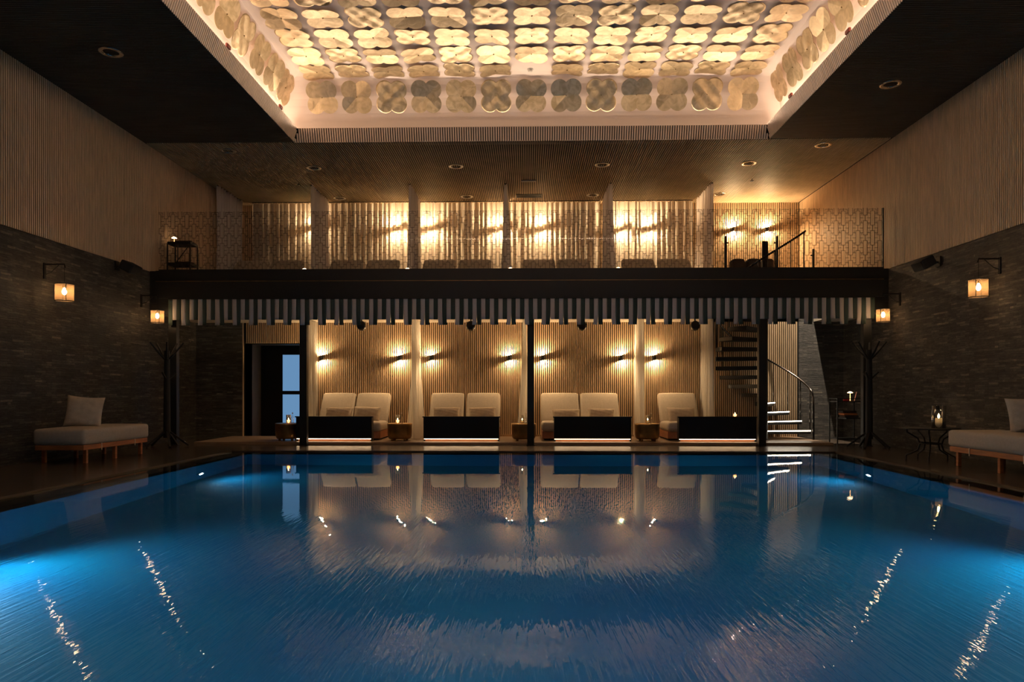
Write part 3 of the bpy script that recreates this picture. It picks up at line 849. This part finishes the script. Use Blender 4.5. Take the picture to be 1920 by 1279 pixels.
def pillow(name, w, h, t, mat=None, seed=0):
    rnd = random.Random(seed); n, m = 26, 18; vs_ = []; fs_ = []
    def surf(u, v, sg):
        eu = 1-abs(u)**3.2; ev = 1-abs(v)**3.2
        zz = t/2*(max(0, eu)*max(0, ev))**0.45
        x = u*w/2*(1-0.07*(1-v*v)*abs(u)**3); y = v*h/2*(1-0.09*(1-u*u)*abs(v)**3)
        wr = 0.006*math.sin(9*u+5*v+seed)*math.sin(7*v-3*u+seed*2)*(abs(u)*0.6+0.4)
        return (x, sg*(zz)+wr*(1 if zz > 0.003 else 0), y)
    for sg in (-1, 1):
        for j in range(m+1):
            for i in range(n+1):
                vs_.append(surf(-1+2*i/n, -1+2*j/m, sg))
        b0 = 0 if sg < 0 else (n+1)*(m+1)
        for j in range(m):
            for i in range(n):
                a0 = b0+j*(n+1)+i; q = (a0, a0+1, a0+n+2, a0+n+1)
                fs_.append(q if sg < 0 else q[::-1])
    return MB().add(vs_, fs_, 0, True).build(name, mat or M['fabric2'])
L7 = lounger(0.69); L8 = lounger(0.775)
used = {}
def place_lounger(proto, key, x, y, z, lab, grp):
    o = proto if key not in used else copy_tree(proto)
    used[key] = 1; o.location = (x, y, z); tag(o, lab, 'lounger', grp)
LY = 14.08
lo = [(L7,'a',603,667,'cream lounger of the leftmost pair, left half'),(L7,'a',668,732,'cream lounger of the leftmost pair, right half beside the bronze drum'),
      (L7,'a',807,871,'cream lounger of the second pair, left half'),(L7,'a',875,938,'slightly taller cream lounger of the second pair, left of the central column'),
      (L8,'b',1013,1086,'wide cream lounger of the third pair, just right of the central column'),(L8,'b',1087,1160,'wide cream lounger of the third pair, right half'),
      (L8,'b',1233,1307,'single wide cream lounger between two sheer curtains near the spiral stair')]
lx = []
for pr, key, a, b_, lab in lo:
    x = at((a+b_)/2, 743, 14.45)[0]; lx.append(x)
    place_lounger(pr, key, x, LY, 0.05, lab, 'cream loungers below the balcony')
pil = [(0,638,765,'flat beige scatter pillow on the leftmost cream lounger',0.56,0.28,0.0),(1,690,763,'beige scatter pillow on the second lounger, tilted and larger',0.55,0.36,0.03),
       (2,838,765,'beige pillow on the third lounger, left of the pair',0.54,0.27,0.0),(3,905,765,'beige pillow on the fourth lounger, left of the central column',0.54,0.27,-0.02),
       (4,1061,768,'creased beige pillow on the lounger right of the central column',0.56,0.32,0.0),(5,1126,767,'beige pillow on the sixth lounger, half hidden by the footboard',0.54,0.30,0.02),
       (6,1276,764,'squarer beige pillow on the single lounger',0.55,0.40,0.0)]
for i, px, py, lab, w, h, rz in pil:
    x, z = at(px, py, 14.02)
    p = pillow('scatter_pillow', w, h, 0.14, seed=i)
    p.location = (x, 13.93, z-h/2+0.03); p.rotation_euler = (math.radians(-33), rz, 0)
    tag(p, lab, 'pillow', 'pillows on the loungers')
# balcony loungers
LB = lounger(0.74, True)
bl = [(476,'first balcony lounger from the left, its headrest dim behind the lattice glass'),(541,'second balcony lounger from the left, beside the tiny lamp'),(653,'third balcony lounger, in the second bay left of the pair'),(720,'fourth balcony lounger, in the second bay right of the pair'),
      (825,'fifth balcony lounger, in the third bay left of the pair'),(891,'sixth balcony lounger, in the third bay right of the pair'),(1010,'seventh balcony lounger, in the fourth bay left of the pair'),(1075,'eighth balcony lounger, in the fourth bay right of the pair'),
      (1195,'ninth balcony lounger, in the fifth bay left of the pair'),(1262,'tenth balcony lounger, rightmost headrest before the stair')]
for px, lab in bl:
    x = at(px, 500, 16.1)[0]; place_lounger(LB, 'c', x, 15.45, ZB, lab, 'loungers on the balcony')

# ------------------------------------------------------------------ footboards with LED underlight
def footboard(a, b_, side, lab):
    x0 = at(a, 780, 13.2)[0]; x1 = at(b_, 780, 13.2)[0]; w = x1-x0
    o = empty('footboard', ((x0+x1)/2, 13.2, 0.05)); tag(o, lab, 'screen', 'black footboards in front of the loungers')
    MB().box(-w/2+0.02, w/2-0.02, 0.0, 0.035, 0.05, 0.45).build('front_panel', M['blackwood'], o, bevel=0.003)
    MB().box(-w/2, w/2, -0.012, 0.07, 0.45, 0.47).build('top_rail', M['blackwood'], o, bevel=0.003)
    for s_ in (-1, 1):
        MB().box(s_*(w/2-0.035)-0.015, s_*(w/2-0.035)+0.015, 0.035, 0.16, 0.0, 0.45).build('side_panel', M['blackwood'], o, bevel=0.003)
    MB().box(-w/2+0.03, w/2-0.04, 0.008, 0.018, 0.040, 0.049).build('led_strip', M['ledw'], o)
    MB().box(-w/2+0.03, w/2-0.04, 0.045, 0.06, 0.0, 0.045).build('kick_board', M['rose'], o)
footboard(553, 699, 1, 'black footboard behind the left-hand black column, glowing underneath')
footboard(792, 938, 1, 'black footboard with glowing underside before the second lounger pair')
footboard(1037, 1186, -1, 'black footboard with glowing underside just right of the central column')
footboard(1271, 1421, -1, 'black footboard with glowing underside and a tea light on top')

# ------------------------------------------------------------------ drum tables and drinks
drum0 = None
dlab = ['bronze drum side table half hidden by the leftmost footboard','bronze drum side table between the first and second lounger pairs',
        'bronze drum side table cut by the central column','bronze drum side table left of the single lounger']
dpos = []
for i, px in enumerate((540, 749.5, 982, 1213.5)):
    x = at(px, 800, 13.45)[0]
    if drum0 is None:
        drum0 = empty('drum_table', (0,0,0))
        MB().lathe([(0.0,0.325),(0.222,0.325),(0.232,0.33),(0.237,0.324),(0.235,0.29),(0.232,0.14),(0.222,0.07),(0.20,0.035),(0.0,0.03)], 48).build('drum', M['bronze'], drum0)
        for k in range(4):
            a = PI/4+k*PI/2
            MB().lathe([(0,0),(0.022,0),(0.026,0.035),(0,0.035)], 14, c=(0.17*math.cos(a), 0.17*math.sin(a))).build('foot', M['bronze'], drum0)
        o = drum0
    else: o = copy_tree(drum0)
    o.location = (x, 13.45, 0.05); dpos.append(x)
    tag(o, dlab[i], 'side table', 'bronze drum tables')
ZT = 0.05+0.331
tl = [('lit', 'glowing glass candle holder on the drum table left of the door column'), ('lit', 'glowing glass candle holder on the second drum table'),
      ('clear', 'clear glass holder on the drum table by the central column'), ('clear', 'clear glass holder with a spark of light on the right-hand drum table')]
for i, (kind, lab) in enumerate(tl):
    x = dpos[i]-(0.03 if i != 3 else 0.0)
    if i == 0: x = at(541, 780, 13.4)[0]
    o = empty('candle_holder', (x, 13.40, ZT)); tag(o, lab, 'candle holder', 'glass candle holders on the drum tables')
    r = 0.045 if kind == 'lit' else 0.034
    MB().lathe([(0,0.004),(r-0.004,0.006),(r-0.003,0.16),(r,0.16),(r,0.0),(0,0)], 20).build('glass', M['glass'], o)
    MB().lathe([(0,0.006),(r*0.75,0.006),(r*0.75,0.06 if kind == 'lit' else 0.04),(0,0.062 if kind == 'lit' else 0.042)], 16).build('candle', M['glow'] if kind == 'lit' else M['candle'], o)
    MB().lathe([(0,0.062),(0.008,0.07),(0.006,0.085),(0,0.10)], 10).build('flame', M['flame'], o)
    bt = empty('small_bottle', (x+0.07, 13.42, ZT)); tag(bt, 'slim clear bottle beside the '+('candle holder on the '+['first','second','third','fourth'][i]+' bronze drum table from the left'), 'bottle', 'slim bottles on the drum tables')
    MB().lathe([(0,0),(0.022,0.0),(0.024,0.06),(0.020,0.11),(0.008,0.14),(0.008,0.185)], 16).build('glass', M['glass'], bt)
    MB().lathe([(0,0.205),(0.011,0.20),(0.012,0.18),(0,0.18)], 12).build('stopper', M['candle'], bt)
x, z = at(1378, 782, 13.23)
tlight = empty('tea_light', (x, 13.225, 0.52)); tag(tlight, 'lit glass tea light on top of the right-hand black footboard', 'candle')
MB().lathe([(0,0.002),(0.038,0.002),(0.042,0.06),(0.045,0.06),(0.041,0),(0,0)], 20).build('glass', M['glass'], tlight)
MB().lathe([(0,0.003),(0.034,0.003),(0.036,0.042),(0,0.043)], 16).build('wax', M['glow'], tlight)
MB().lathe([(0,0.043),(0.007,0.05),(0.005,0.062),(0,0.075)], 10).build('flame', M['flame'], tlight)

# ------------------------------------------------------------------ hanging speakers under the lower ceiling
for px, lab in ((678,'black ceiling speaker above the first lounger pair'),(883,'black ceiling speaker above the second lounger pair'),
                (1091,'black ceiling speaker above the third lounger pair'),(1303,'black ceiling speaker above the single lounger')):
    x, z = at(px, 612, 13.4)
    o = empty('ceiling_speaker', (x, 13.4, 2.43)); tag(o, lab, 'speaker', 'black speakers under the balcony')
    T = Matrix.Translation((0, 0, z-2.43)) @ Matrix.Rotation(math.radians(65), 4, 'X')
    MB().lathe([(0,0.085),(0.06,0.08),(0.085,0.06),(0.09,0.03),(0.08,-0.03),(0.05,-0.07),(0,-0.085)], 24, M=T).build('housing', M['black'], o)
    MB().tube([(0,0,0),(0,0,z-2.43+0.07)], 0.012, 8).bar((-0.09,0,z-2.43+0.08),(0.09,0,z-2.43+0.08),0.02,0.008).build('bracket', M['black'], o)
for px, py, X, lab, s_ in ((213,500,XL,'black wall speaker high on the left slate wall',1),(1747,492,XR,'black wall speaker high on the right slate wall',-1)):
    Y = X*FPX/(px-988); Y = abs(Y)*0.995; z = at(px, py, Y)[1]
    o = empty('wall_speaker', (X, Y, z)); tag(o, lab, 'speaker', 'black wall speakers')
    T = Matrix.Translation((s_*0.24, 0, -0.02)) @ Matrix.Rotation(s_*math.radians(28), 4, 'Y')
    MB().rbox(-0.11, 0.11, -0.16, 0.16, -0.08, 0.08, 0.025, seg=2, M=T).build('cabinet', M['black_matt'], o)
    MB().rbox(s_*0.112-0.004, s_*0.112+0.004, -0.14, 0.14, -0.065, 0.065, 0.003, seg=2, M=T).build('grille', M['iron'], o)
    MB().box(min(0,s_*0.02), max(0,s_*0.02), -0.06, 0.06, -0.07, 0.09).bar((0,0,0.0),(s_*0.2,0,-0.0),0.03,0.03).build('bracket', M['black'], o)

# ------------------------------------------------------------------ wall lanterns
def lantern(px, py, Y, X, s_, lab, sc=1.0):
    zc = at(px, py, Y)[1]; zb = zc+0.40*sc; arm = 0.30
    o = empty('wall_lantern', (X, Y, zb)); tag(o, lab, 'lantern', 'hanging wall lanterns')
    a = MB(); a.box(min(0, s_*0.02), max(0, s_*0.02), -0.02, 0.02, -0.20, 0.03)
    a.tube([(0,0,0.01),(s_*arm,0,0.01),(s_*(arm+0.012),0,-0.04)], 0.011, 10)
    a.tube([(s_*0.01,0,-0.14),(s_*0.10,0,-0.11),(s_*0.22,0,0.0)], 0.006, 8)
    a.build('bracket', M['iron'], o)
    MB().tube([(s_*arm,0,-0.02),(s_*arm,0,-0.28*sc)], 0.003, 6).build('cord', M['iron'], o)
    c = (s_*arm, 0); R_ = 0.122*sc; h = 0.12*sc; zz = -0.40*sc
    f = MB()
    for z in (zz-h, zz+h):
        f.tube([(c[0]+R_*math.cos(2*PI*k/28), R_*math.sin(2*PI*k/28), z) for k in range(28)], 0.006, 6, closed=True)
    for k in range(4):
        an = 0.75+PI/2*k; f.tube([(c[0]+R_*math.cos(an), R_*math.sin(an), zz-h), (c[0]+R_*math.cos(an), R_*math.sin(an), zz+h)], 0.005, 6)
    for k in range(2):
        an = 0.75+PI/2*k; f.tube([(c[0]+R_*math.cos(an), R_*math.sin(an), zz+h), (c[0]-R_*math.cos(an), -R_*math.sin(an), zz+h)], 0.004, 6)
    f.build('frame', M['iron'], o)
    MB().lathe([(R_-0.003, zz-h), (R_-0.003, zz+h)], 32, c=c).build('mesh_shade', M['mesh'], o)
    MB().lathe([(0,zz+h),(0.018,zz+h),(0.018,zz+h-0.05),(0,zz+h-0.05)], 12, c=c).build('socket', M['iron'], o)
    MB().lathe([(0.010,zz+h-0.05),(0.020,zz+0.045),(0.030,zz+0.02),(0.028,zz-0.005),(0.015,zz-0.025),(0,zz-0.03)], 16, c=c).build('bulb', M['bulb'], o)
lantern(110, 549, 10.0, XL, 1, 'round mesh lantern on a bracket, high on the left slate wall nearest the viewer')
lantern(307, 594, 12.55, XL, 1, 'small mesh lantern at the left end of the striped awning', 0.93)
lantern(1838, 541, 9.85, XR, -1, 'mesh lantern on a scrolled bracket, high on the right slate wall nearest the viewer')
lantern(1638, 592, 12.45, XR, -1, 'small mesh lantern at the right end of the striped awning', 0.93)

# ------------------------------------------------------------------ coat stands
def coat_stand(px, lab, seed, s_):
    x = at(px, 800, 12.62)[0]
    o = empty('coat_stand', (x, 12.47, 0)); tag(o, lab, 'coat stand', 'black tree coat stands')
    MB().tube([(0,0,0.16),(0,0,1.0),(0,0,1.72)], [0.06,0.055,0.045], 12).build('trunk', M['black_matt'], o)
    for k in range(5):
        a = 0.3+2*PI*k/5
        MB().bar((0.03*math.cos(a),0.03*math.sin(a),0.28),(0.36*math.cos(a),0.36*math.sin(a),0.015),0.035,0.03).build('foot', M['black_matt'], o)
    for k in range(5):
        a = 0.15*s_+2*PI*k/5
        MB().tube([(0.02*math.cos(a),0.02*math.sin(a),1.55),(0.14*math.cos(a),0.14*math.sin(a),1.68),(0.28*math.cos(a),0.28*math.sin(a),1.86)], [0.02,0.017,0.014], 8).build('branch', M['black_matt'], o)
    for k in range(3):
        a = 0.1+s_*0.4+2*PI*k/3
        MB().tube([(0.02*math.cos(a),0.02*math.sin(a),1.20),(0.15*math.cos(a),0.15*math.sin(a),1.33)], [0.017,0.012], 8).build('branch', M['black_matt'], o)
coat_stand(321, 'black tree-shaped coat stand at the left end of the platform', 1, 1)
coat_stand(1622, 'black tree-shaped coat stand at the right, beside the small cart', 2, -1)

# ------------------------------------------------------------------ chaise benches
def chaise(x0, x1, y0, y1, s_, lab):
    # s_: +1 when the pool lies toward +X
    o = empty('chaise', ((x0+x1)/2, (y0+y1)/2, 0)); tag(o, lab, 'daybed', 'cream daybeds against the slate walls')
    w, l = (x1-x0)/2, (y1-y0)/2
    fr = MB(); fr.box(-w, w, -l, l, 0.185, 0.255); fr.build('frame', M['teak'], o, bevel=0.006)
    MB().rbox(-w-0.02, w+0.02, -l-0.02, l+0.02, 0.255, 0.475, 0.045, puff=0.022).build('mattress', M['fabric'], o)
    for sx in (-1, 1):
        for ky in (-1, 0, 1):
            xx = sx*(w-0.05); yy = ky*(l-0.12)
            MB().box(xx-0.024, xx+0.024, yy-0.024, yy+0.024, 0, 0.185).build('leg', M['teak'], o, bevel=0.005)
    for ky in (-0.5, 0.55):
        xx = s_*(w+0.004)
        MB().box(xx-0.003, xx+0.003, ky*l-0.006, ky*l+0.006, 0.16, 0.262).build('strap', M['candle'], o)
    return o
chaise(-6.74, -6.06, 9.50, 11.12, 1, 'cream daybed on teak legs against the left slate wall')
chaise(5.70, 6.38, 7.72, 9.62, -1, 'cream daybed on teak legs against the right slate wall, cut by the frame')
p = pillow('square_cushion', 0.48, 0.46, 0.16, seed=3); p.location = (-6.40, 10.05, 0.475+0.225); p.rotation_euler = (math.radians(-14), math.radians(5), math.radians(22))
tag(p, 'square beige cushion standing on the left daybed', 'cushion')
p = pillow('square_cushion', 0.50, 0.46, 0.16, seed=5); p.location = (6.17, 8.75, 0.475+0.225); p.rotation_euler = (math.radians(-14), math.radians(-4), math.radians(-18))
tag(p, 'square beige cushion on the right daybed at the picture edge', 'cushion')

# ------------------------------------------------------------------ wrought iron table with hurricane candle
x, _ = at(1747, 803, 10.3)
t = empty('iron_table', (x, 10.32, 0)); tag(t, 'round black wrought-iron side table beside the right daybed', 'table')
MB().lathe([(0,0.445),(0.36,0.445),(0.365,0.45),(0.365,0.46),(0.36,0.465),(0,0.465)], 40).build('table_top', M['iron'], t)
for k in range(5):
    a = 0.35+2*PI*k/5; c, s_ = math.cos(a), math.sin(a)
    pr_ = [(0.31,0.445),(0.31,0.40),(0.26,0.37),(0.17,0.31),(0.14,0.23),(0.17,0.14),(0.26,0.09),(0.32,0.06),(0.325,0.0)]
    pts = []
    for i in range(len(pr_)-1):
        for q in range(4):
            f = q/4; pts.append(((pr_[i][0]*(1-f)+pr_[i+1][0]*f)*c, (pr_[i][0]*(1-f)+pr_[i+1][0]*f)*s_, pr_[i][1]*(1-f)+pr_[i+1][1]*f))
    pts.append((pr_[-1][0]*c, pr_[-1][0]*s_, 0))
    MB().tube(pts, 0.011, 8).build('leg', M['iron'], t)
MB().tube([(0.145*math.cos(2*PI*k/28), 0.145*math.sin(2*PI*k/28), 0.24) for k in range(28)], 0.008, 6, closed=True).build('stretcher_ring', M['iron'], t)
hx = at(1760, 800, 10.2)[0]
h = empty('hurricane_glass', (hx, 10.2, 0.465)); tag(h, 'tall clear hurricane glass around a lit candle on the iron table', 'glass vase')
MB().lathe([(0.0,0.006),(0.085,0.008),(0.088,0.32),(0.092,0.322),(0.092,0.0),(0,0)], 32).build('glass', M['glass'], h)
cd = empty('pillar_candle', (hx, 10.2, 0.474)); tag(cd, 'lit cream pillar candle inside the hurricane glass', 'candle')
MB().lathe([(0,0),(0.044,0),(0.045,0.125),(0.040,0.135),(0.0,0.128)], 24).build('wax', M['candle'], cd)
MB().lathe([(0,0.128),(0.013,0.15),(0.010,0.18),(0,0.205)], 12).build('flame', M['flame'], cd)

# ------------------------------------------------------------------ carts
def table_lamp(x, y, z, lab, h=0.14, grp='small mushroom lamps'):
    o = empty('table_lamp', (x, y, z)); tag(o, lab, 'lamp', grp)
    MB().lathe([(0,0.008),(0.035,0.008),(0.038,0.0),(0,0)], 16).build('base', M['brasscap'], o)
    MB().lathe([(0.005,0.008),(0.005,h-0.02)], 8).build('stem', M['glow'], o)
    MB().lathe([(0.0,h+0.012),(0.02,h+0.008),(0.048,h-0.012),(0.050,h-0.018),(0.0,h-0.02)], 20).build('shade', M['shade'], o)
x0 = at(1568, 800, 13.2)[0]; 
ct = empty('serving_cart', (x0, 13.15, 0)); tag(ct, 'slim black serving cart with shelves beside the right coat stand', 'cart')
W, Dp = 0.46, 0.34
for px_, py_ in ((0,0),(W,0),(0,Dp),(W,Dp)): MB().box(px_-0.009, px_+0.009, py_-0.009, py_+0.009, 0, 0.86).build('post', M['black'], ct)
for zz in (0.10, 0.79): MB().box(0, W, 0, Dp, zz, zz+0.018).build('shelf', M['black'], ct)
MB().box(0.16, W, 0, Dp, 0.48, 0.50).build('shelf', M['black'], ct)
rl = MB()
for (a, b_) in (((0,0),(W,0)),((W,0),(W,Dp)),((W,Dp),(0,Dp)),((0,Dp),(0,0))): rl.bar((a[0],a[1],0.855),(b_[0],b_[1],0.855),0.012,0.012)
rl.build('rail', M['black'], ct)
table_lamp(x0+0.30, 13.30, 0.808, 'tiny lit mushroom lamp on the black serving cart at right', 0.17)
tag(MB().box(-0.045, 0.045, -0.03, 0.03, 0, 0.05).build('red_box', M['red'], loc=(x0+0.20, 13.25, 0.808), bevel=0.004), 'small red box on the black serving cart', 'box')
tag(MB().box(-0.004, 0.004, -0.07, 0.07, 0, 0.17).build('menu_card', M['pink'], loc=(x0+0.38, 13.3, 0.812), rot=(0, 0.22, -0.35)), 'pinkish menu card leaning on the serving cart', 'menu')
for k, (mt, lab) in enumerate((('towel','dark folded towel on the cart shelf, lowest of three'),('orange','orange-brown folded towel on the cart shelf'),('towel','dark folded towel on the cart shelf, topmost'))):
    tag(MB().rbox(-0.13, 0.13, -0.12, 0.12, 0, 0.042, 0.018, seg=2).build('folded_towel', M[mt], loc=(x0+0.29-0.02*k, 13.32, 0.502+0.043*k)), lab, 'towel', 'folded towels on the serving cart')
# balcony cart
x0 = at(319, 480, 13.45)[0]
bc = empty('balcony_cart', (x0, 13.35, ZB)); tag(bc, 'dark folding tray cart on the balcony at the far left', 'cart')
for px_, py_ in ((0,0),(0.44,0),(0,0.3),(0.44,0.3)): MB().box(px_-0.01, px_+0.01, py_-0.01, py_+0.01, 0, 0.62).build('post', M['black'], bc)
for zz in (0.20, 0.60):
    mb = MB(); mb.box(0, 0.44, 0, 0.3, zz, zz+0.015); mb.box(0,0.44,-0.005,0.005,zz,zz+0.05); mb.box(0,0.44,0.295,0.305,zz,zz+0.05); mb.box(-0.005,0.005,0,0.3,zz,zz+0.05); mb.box(0.435,0.445,0,0.3,zz,zz+0.05)
    mb.build('tray', M['black'], bc)
MB().bar((0.16,-0.0,0.24),(0.42,0.0,0.58),0.012,0.012).bar((0.20,0.0,0.6),(0.20,0.0,0.2),0.014,0.014).build('brace', M['black'], bc)
for zz, lab in ((0.215,'dark bundle on the lower tray of the balcony cart'),(0.616,'dark bundle on the upper tray of the balcony cart')):
    tag(MB().rbox(-0.16, 0.16, -0.1, 0.1, 0, 0.07, 0.03, seg=2).build('towel_bundle', M['towel'], loc=(x0+0.26, 13.5, ZB+zz)), lab, 'towel', 'bundles on the balcony cart')
table_lamp(x0+0.055, 13.50, ZB+0.616, 'lit mushroom lamp on the balcony cart at far left', 0.15)
# balcony side tables with lamps
st0 = None
for i, (px, ) in enumerate(((571,),(764,),(957,),(1159,))):
    x = at(px, 503, 15.0)[0]
    o = empty('balcony_table', (x, 15.0, ZB)); tag(o, 'small round table on the balcony under the %s tiny lamp from the left' % ordn(i), 'side table', 'balcony side tables')
    MB().lathe([(0,0.32),(0.16,0.32),(0.165,0.33),(0,0.335)], 24).build('table_top', M['black'], o)
    MB().lathe([(0.012,0.02),(0.012,0.32)], 10).build('stem', M['black'], o)
    MB().lathe([(0,0.0),(0.11,0.0),(0.11,0.012),(0.012,0.02)], 20).build('base', M['black'], o)
    table_lamp(x, 15.0, ZB+0.335, 'tiny lit lamp on the balcony, %s from the left along the slab edge' % ordn(i), 0.075)
# dark stools by the stair head
for px, w, lab in ((1382,0.27,'dark rounded stool on the balcony, left of three beside the stair'),(1411,0.28,'dark rounded stool on the balcony, middle of three'),(1438,0.23,'dark boxy stool on the balcony, right of three under the stair pole')):
    x = at(px, 495, 15.2)[0]
    o = empty('stool', (x, 15.2, ZB)); tag(o, lab, 'stool', 'dark stools by the balcony stair')
    MB().rbox(-w/2, w/2, -w/2, w/2, 0.10, 0.60, 0.05, puff=0.02).build('body', M['towel'], o)
    MB().box(-w/2+0.04, w/2-0.04, -w/2+0.04, w/2-0.04, 0, 0.10).build('base', M['black'], o)

# ------------------------------------------------------------------ spiral stair
SX, SY, SR = at(1434, 700, 13.83)[0], 13.83, 0.93
ss = empty('spiral_stair', (SX, SY, 0.05)); tag(ss, 'black spiral staircase with lit treads rising to the balcony', 'staircase')
MB().lathe([(0,0),(0.10,0.0),(0.10,0.012),(0.055,0.02),(0.055,3.86),(0,3.86)], 24).build('centre_pole', M['black'], ss)
NT = 17; RISE = (ZB-0.05)/(NT+0.6); DA = math.radians(18.3); A0 = math.radians(5)
for i in range(NT):
    z = RISE*(i+1); a0 = A0+DA*i; a1 = a0+math.radians(25); n = 5
    vs_ = []; fs_ = []
    for zz in (z-0.075, z):
        vs_.append((0.05*math.cos((a0+a1)/2-0.6), 0.05*math.sin((a0+a1)/2-0.6), zz)); vs_.append((0.05*math.cos((a0+a1)/2+0.6), 0.05*math.sin((a0+a1)/2+0.6), zz))
        for k in range(n+1):
            a = a1+(a0-a1)*k/n; vs_.append((SR*math.cos(a), SR*math.sin(a), zz))
    m = n+3
    fs_ = [tuple(range(m))[::-1], tuple(range(m, 2*m))]
    for k in range(m): fs_.append((k, (k+1)%m, m+(k+1)%m, m+k))
    tr = MB().add(vs_, fs_).build('tread', M['black'], ss, bevel=0.003)
    if i < 5:
        am = (a0+a1)/2-0.6; p0 = Vector((0.05*math.cos(am), 0.05*math.sin(am), z-0.012)); p1 = Vector((0.99*SR*math.cos(a0), 0.99*SR*math.sin(a0), z-0.012))
        sh = Vector((math.sin(a0), -math.cos(a0), 0))*0.010
        MB().bar(p0+sh, p1+sh, 0.008, 0.018).build('led_strip', M['ledc'], tr)
    ab = a0+0.02
    MB().tube([(SR*0.985*math.cos(ab), SR*0.985*math.sin(ab), z-0.05), (SR*0.985*math.cos(ab), SR*0.985*math.sin(ab), z+0.80 if z+0.8 < 3.95 else 3.95)], 0.011, 8).build('baluster', M['steel'], ss)
pts = [(SR*0.985*math.cos(A0-0.05), SR*0.985*math.sin(A0-0.05), 0.55)]
for k in range(0, 120):
    a = A0+DA*(k/119*(NT-0.8)); zz = RISE*(1+k/119*(NT-0.8))+0.80
    pts.append((SR*0.985*math.cos(a), SR*0.985*math.sin(a), zz))
q_ = lambda a, z: (SR*0.985*math.cos(a), SR*0.985*math.sin(a), z)
pts = [None, q_(A0-0.16, 0.0), q_(A0-0.16, 0.40), q_(A0-0.155, 0.68), q_(A0-0.14, 0.80), q_(A0-0.10, 0.89), q_(A0-0.05, 0.945)]+pts[2:]
MB().tube(pts[1:], 0.019, 10).build('handrail', M['steel'], ss)
d = bpy.data.lights.new('added_stair_spot', 'SPOT'); d.energy = 1500; d.color = (1.0,0.82,0.62); d.spot_size = math.radians(34); d.spot_blend = 0.4; d.shadow_soft_size = 0.02  # added lamp without a fitting, brightens the stone behind the stair
l = bpy.data.objects.new('added_stair_spot', d); C.objects.link(l); l.location = (5.38, 14.1, 5.45)
l.rotation_euler = (Vector((5.9, 14.67, 1.2))-l.location).to_track_quat('-Z', 'Y').to_euler()
# posts round the stair head on the balcony
for px, pyt, Y, lab in ((1360,443,14.9,'black railing post on the balcony, left of the stair head'),(1457,443,14.9,'black railing post on the balcony, right of the stair head'),(1525,467,15.6,'short black post on the balcony near the right wall')):
    x, zt_ = at(px, pyt, Y)
    o = empty('railing_post', (x, Y, ZB)); tag(o, lab, 'post', 'railing posts on the balcony')
    MB().box(-0.022, 0.022, -0.022, 0.022, 0, zt_-ZB).build('post', M['black'], o, bevel=0.003)
    MB().bar((0,0,zt_-ZB-0.14),(0.06 if px == 1360 else -0.06,0,zt_-ZB-0.14),0.025,0.03).build('bracket', M['black'], o)

# ------------------------------------------------------------------ pool lamps
def pool_lamp(X, Y, s_, lab, power, seen=True):
    o = empty('pool_light', (X, Y, -1.10)); tag(o, lab, 'pool light', 'underwater pool lamps')
    T = Matrix.Rotation(s_*PI/2, 4, 'Y')
    MB().lathe([(0.075,0.0),(0.10,0.0),(0.10,0.02),(0.075,0.03)], 24, M=T).build('ring', M['chrome'], o)
    MB().lathe([(0,0.016),(0.07,0.012),(0.075,0.0)], 24, M=T).build('lens', M['poolled'], o)
    d = bpy.data.lights.new('pool_beam', 'SPOT'); d.energy = power; d.color = (0.45, 0.80, 1.0); d.spot_size = math.radians(130); d.spot_blend = 0.8; d.shadow_soft_size = 0.06
    l = bpy.data.objects.new('pool_beam', d); C.objects.link(l); l.location = (X+s_*0.06, Y, -1.10)
    l.rotation_euler = (0, -s_*math.radians(82), 0)
PLP = 430
for Y, pw_, w in ((9.85, 0.10, 'far'), (5.3, 0.40, 'middle'), (1.4, 0.72, 'near')):
    pool_lamp(PXL, Y, 1, 'round underwater lamp in the left pool wall, the %s one' % w, PLP*pw_)
    pool_lamp(PXR, Y, -1, 'round underwater lamp in the right pool wall, the %s one' % w, PLP*pw_)
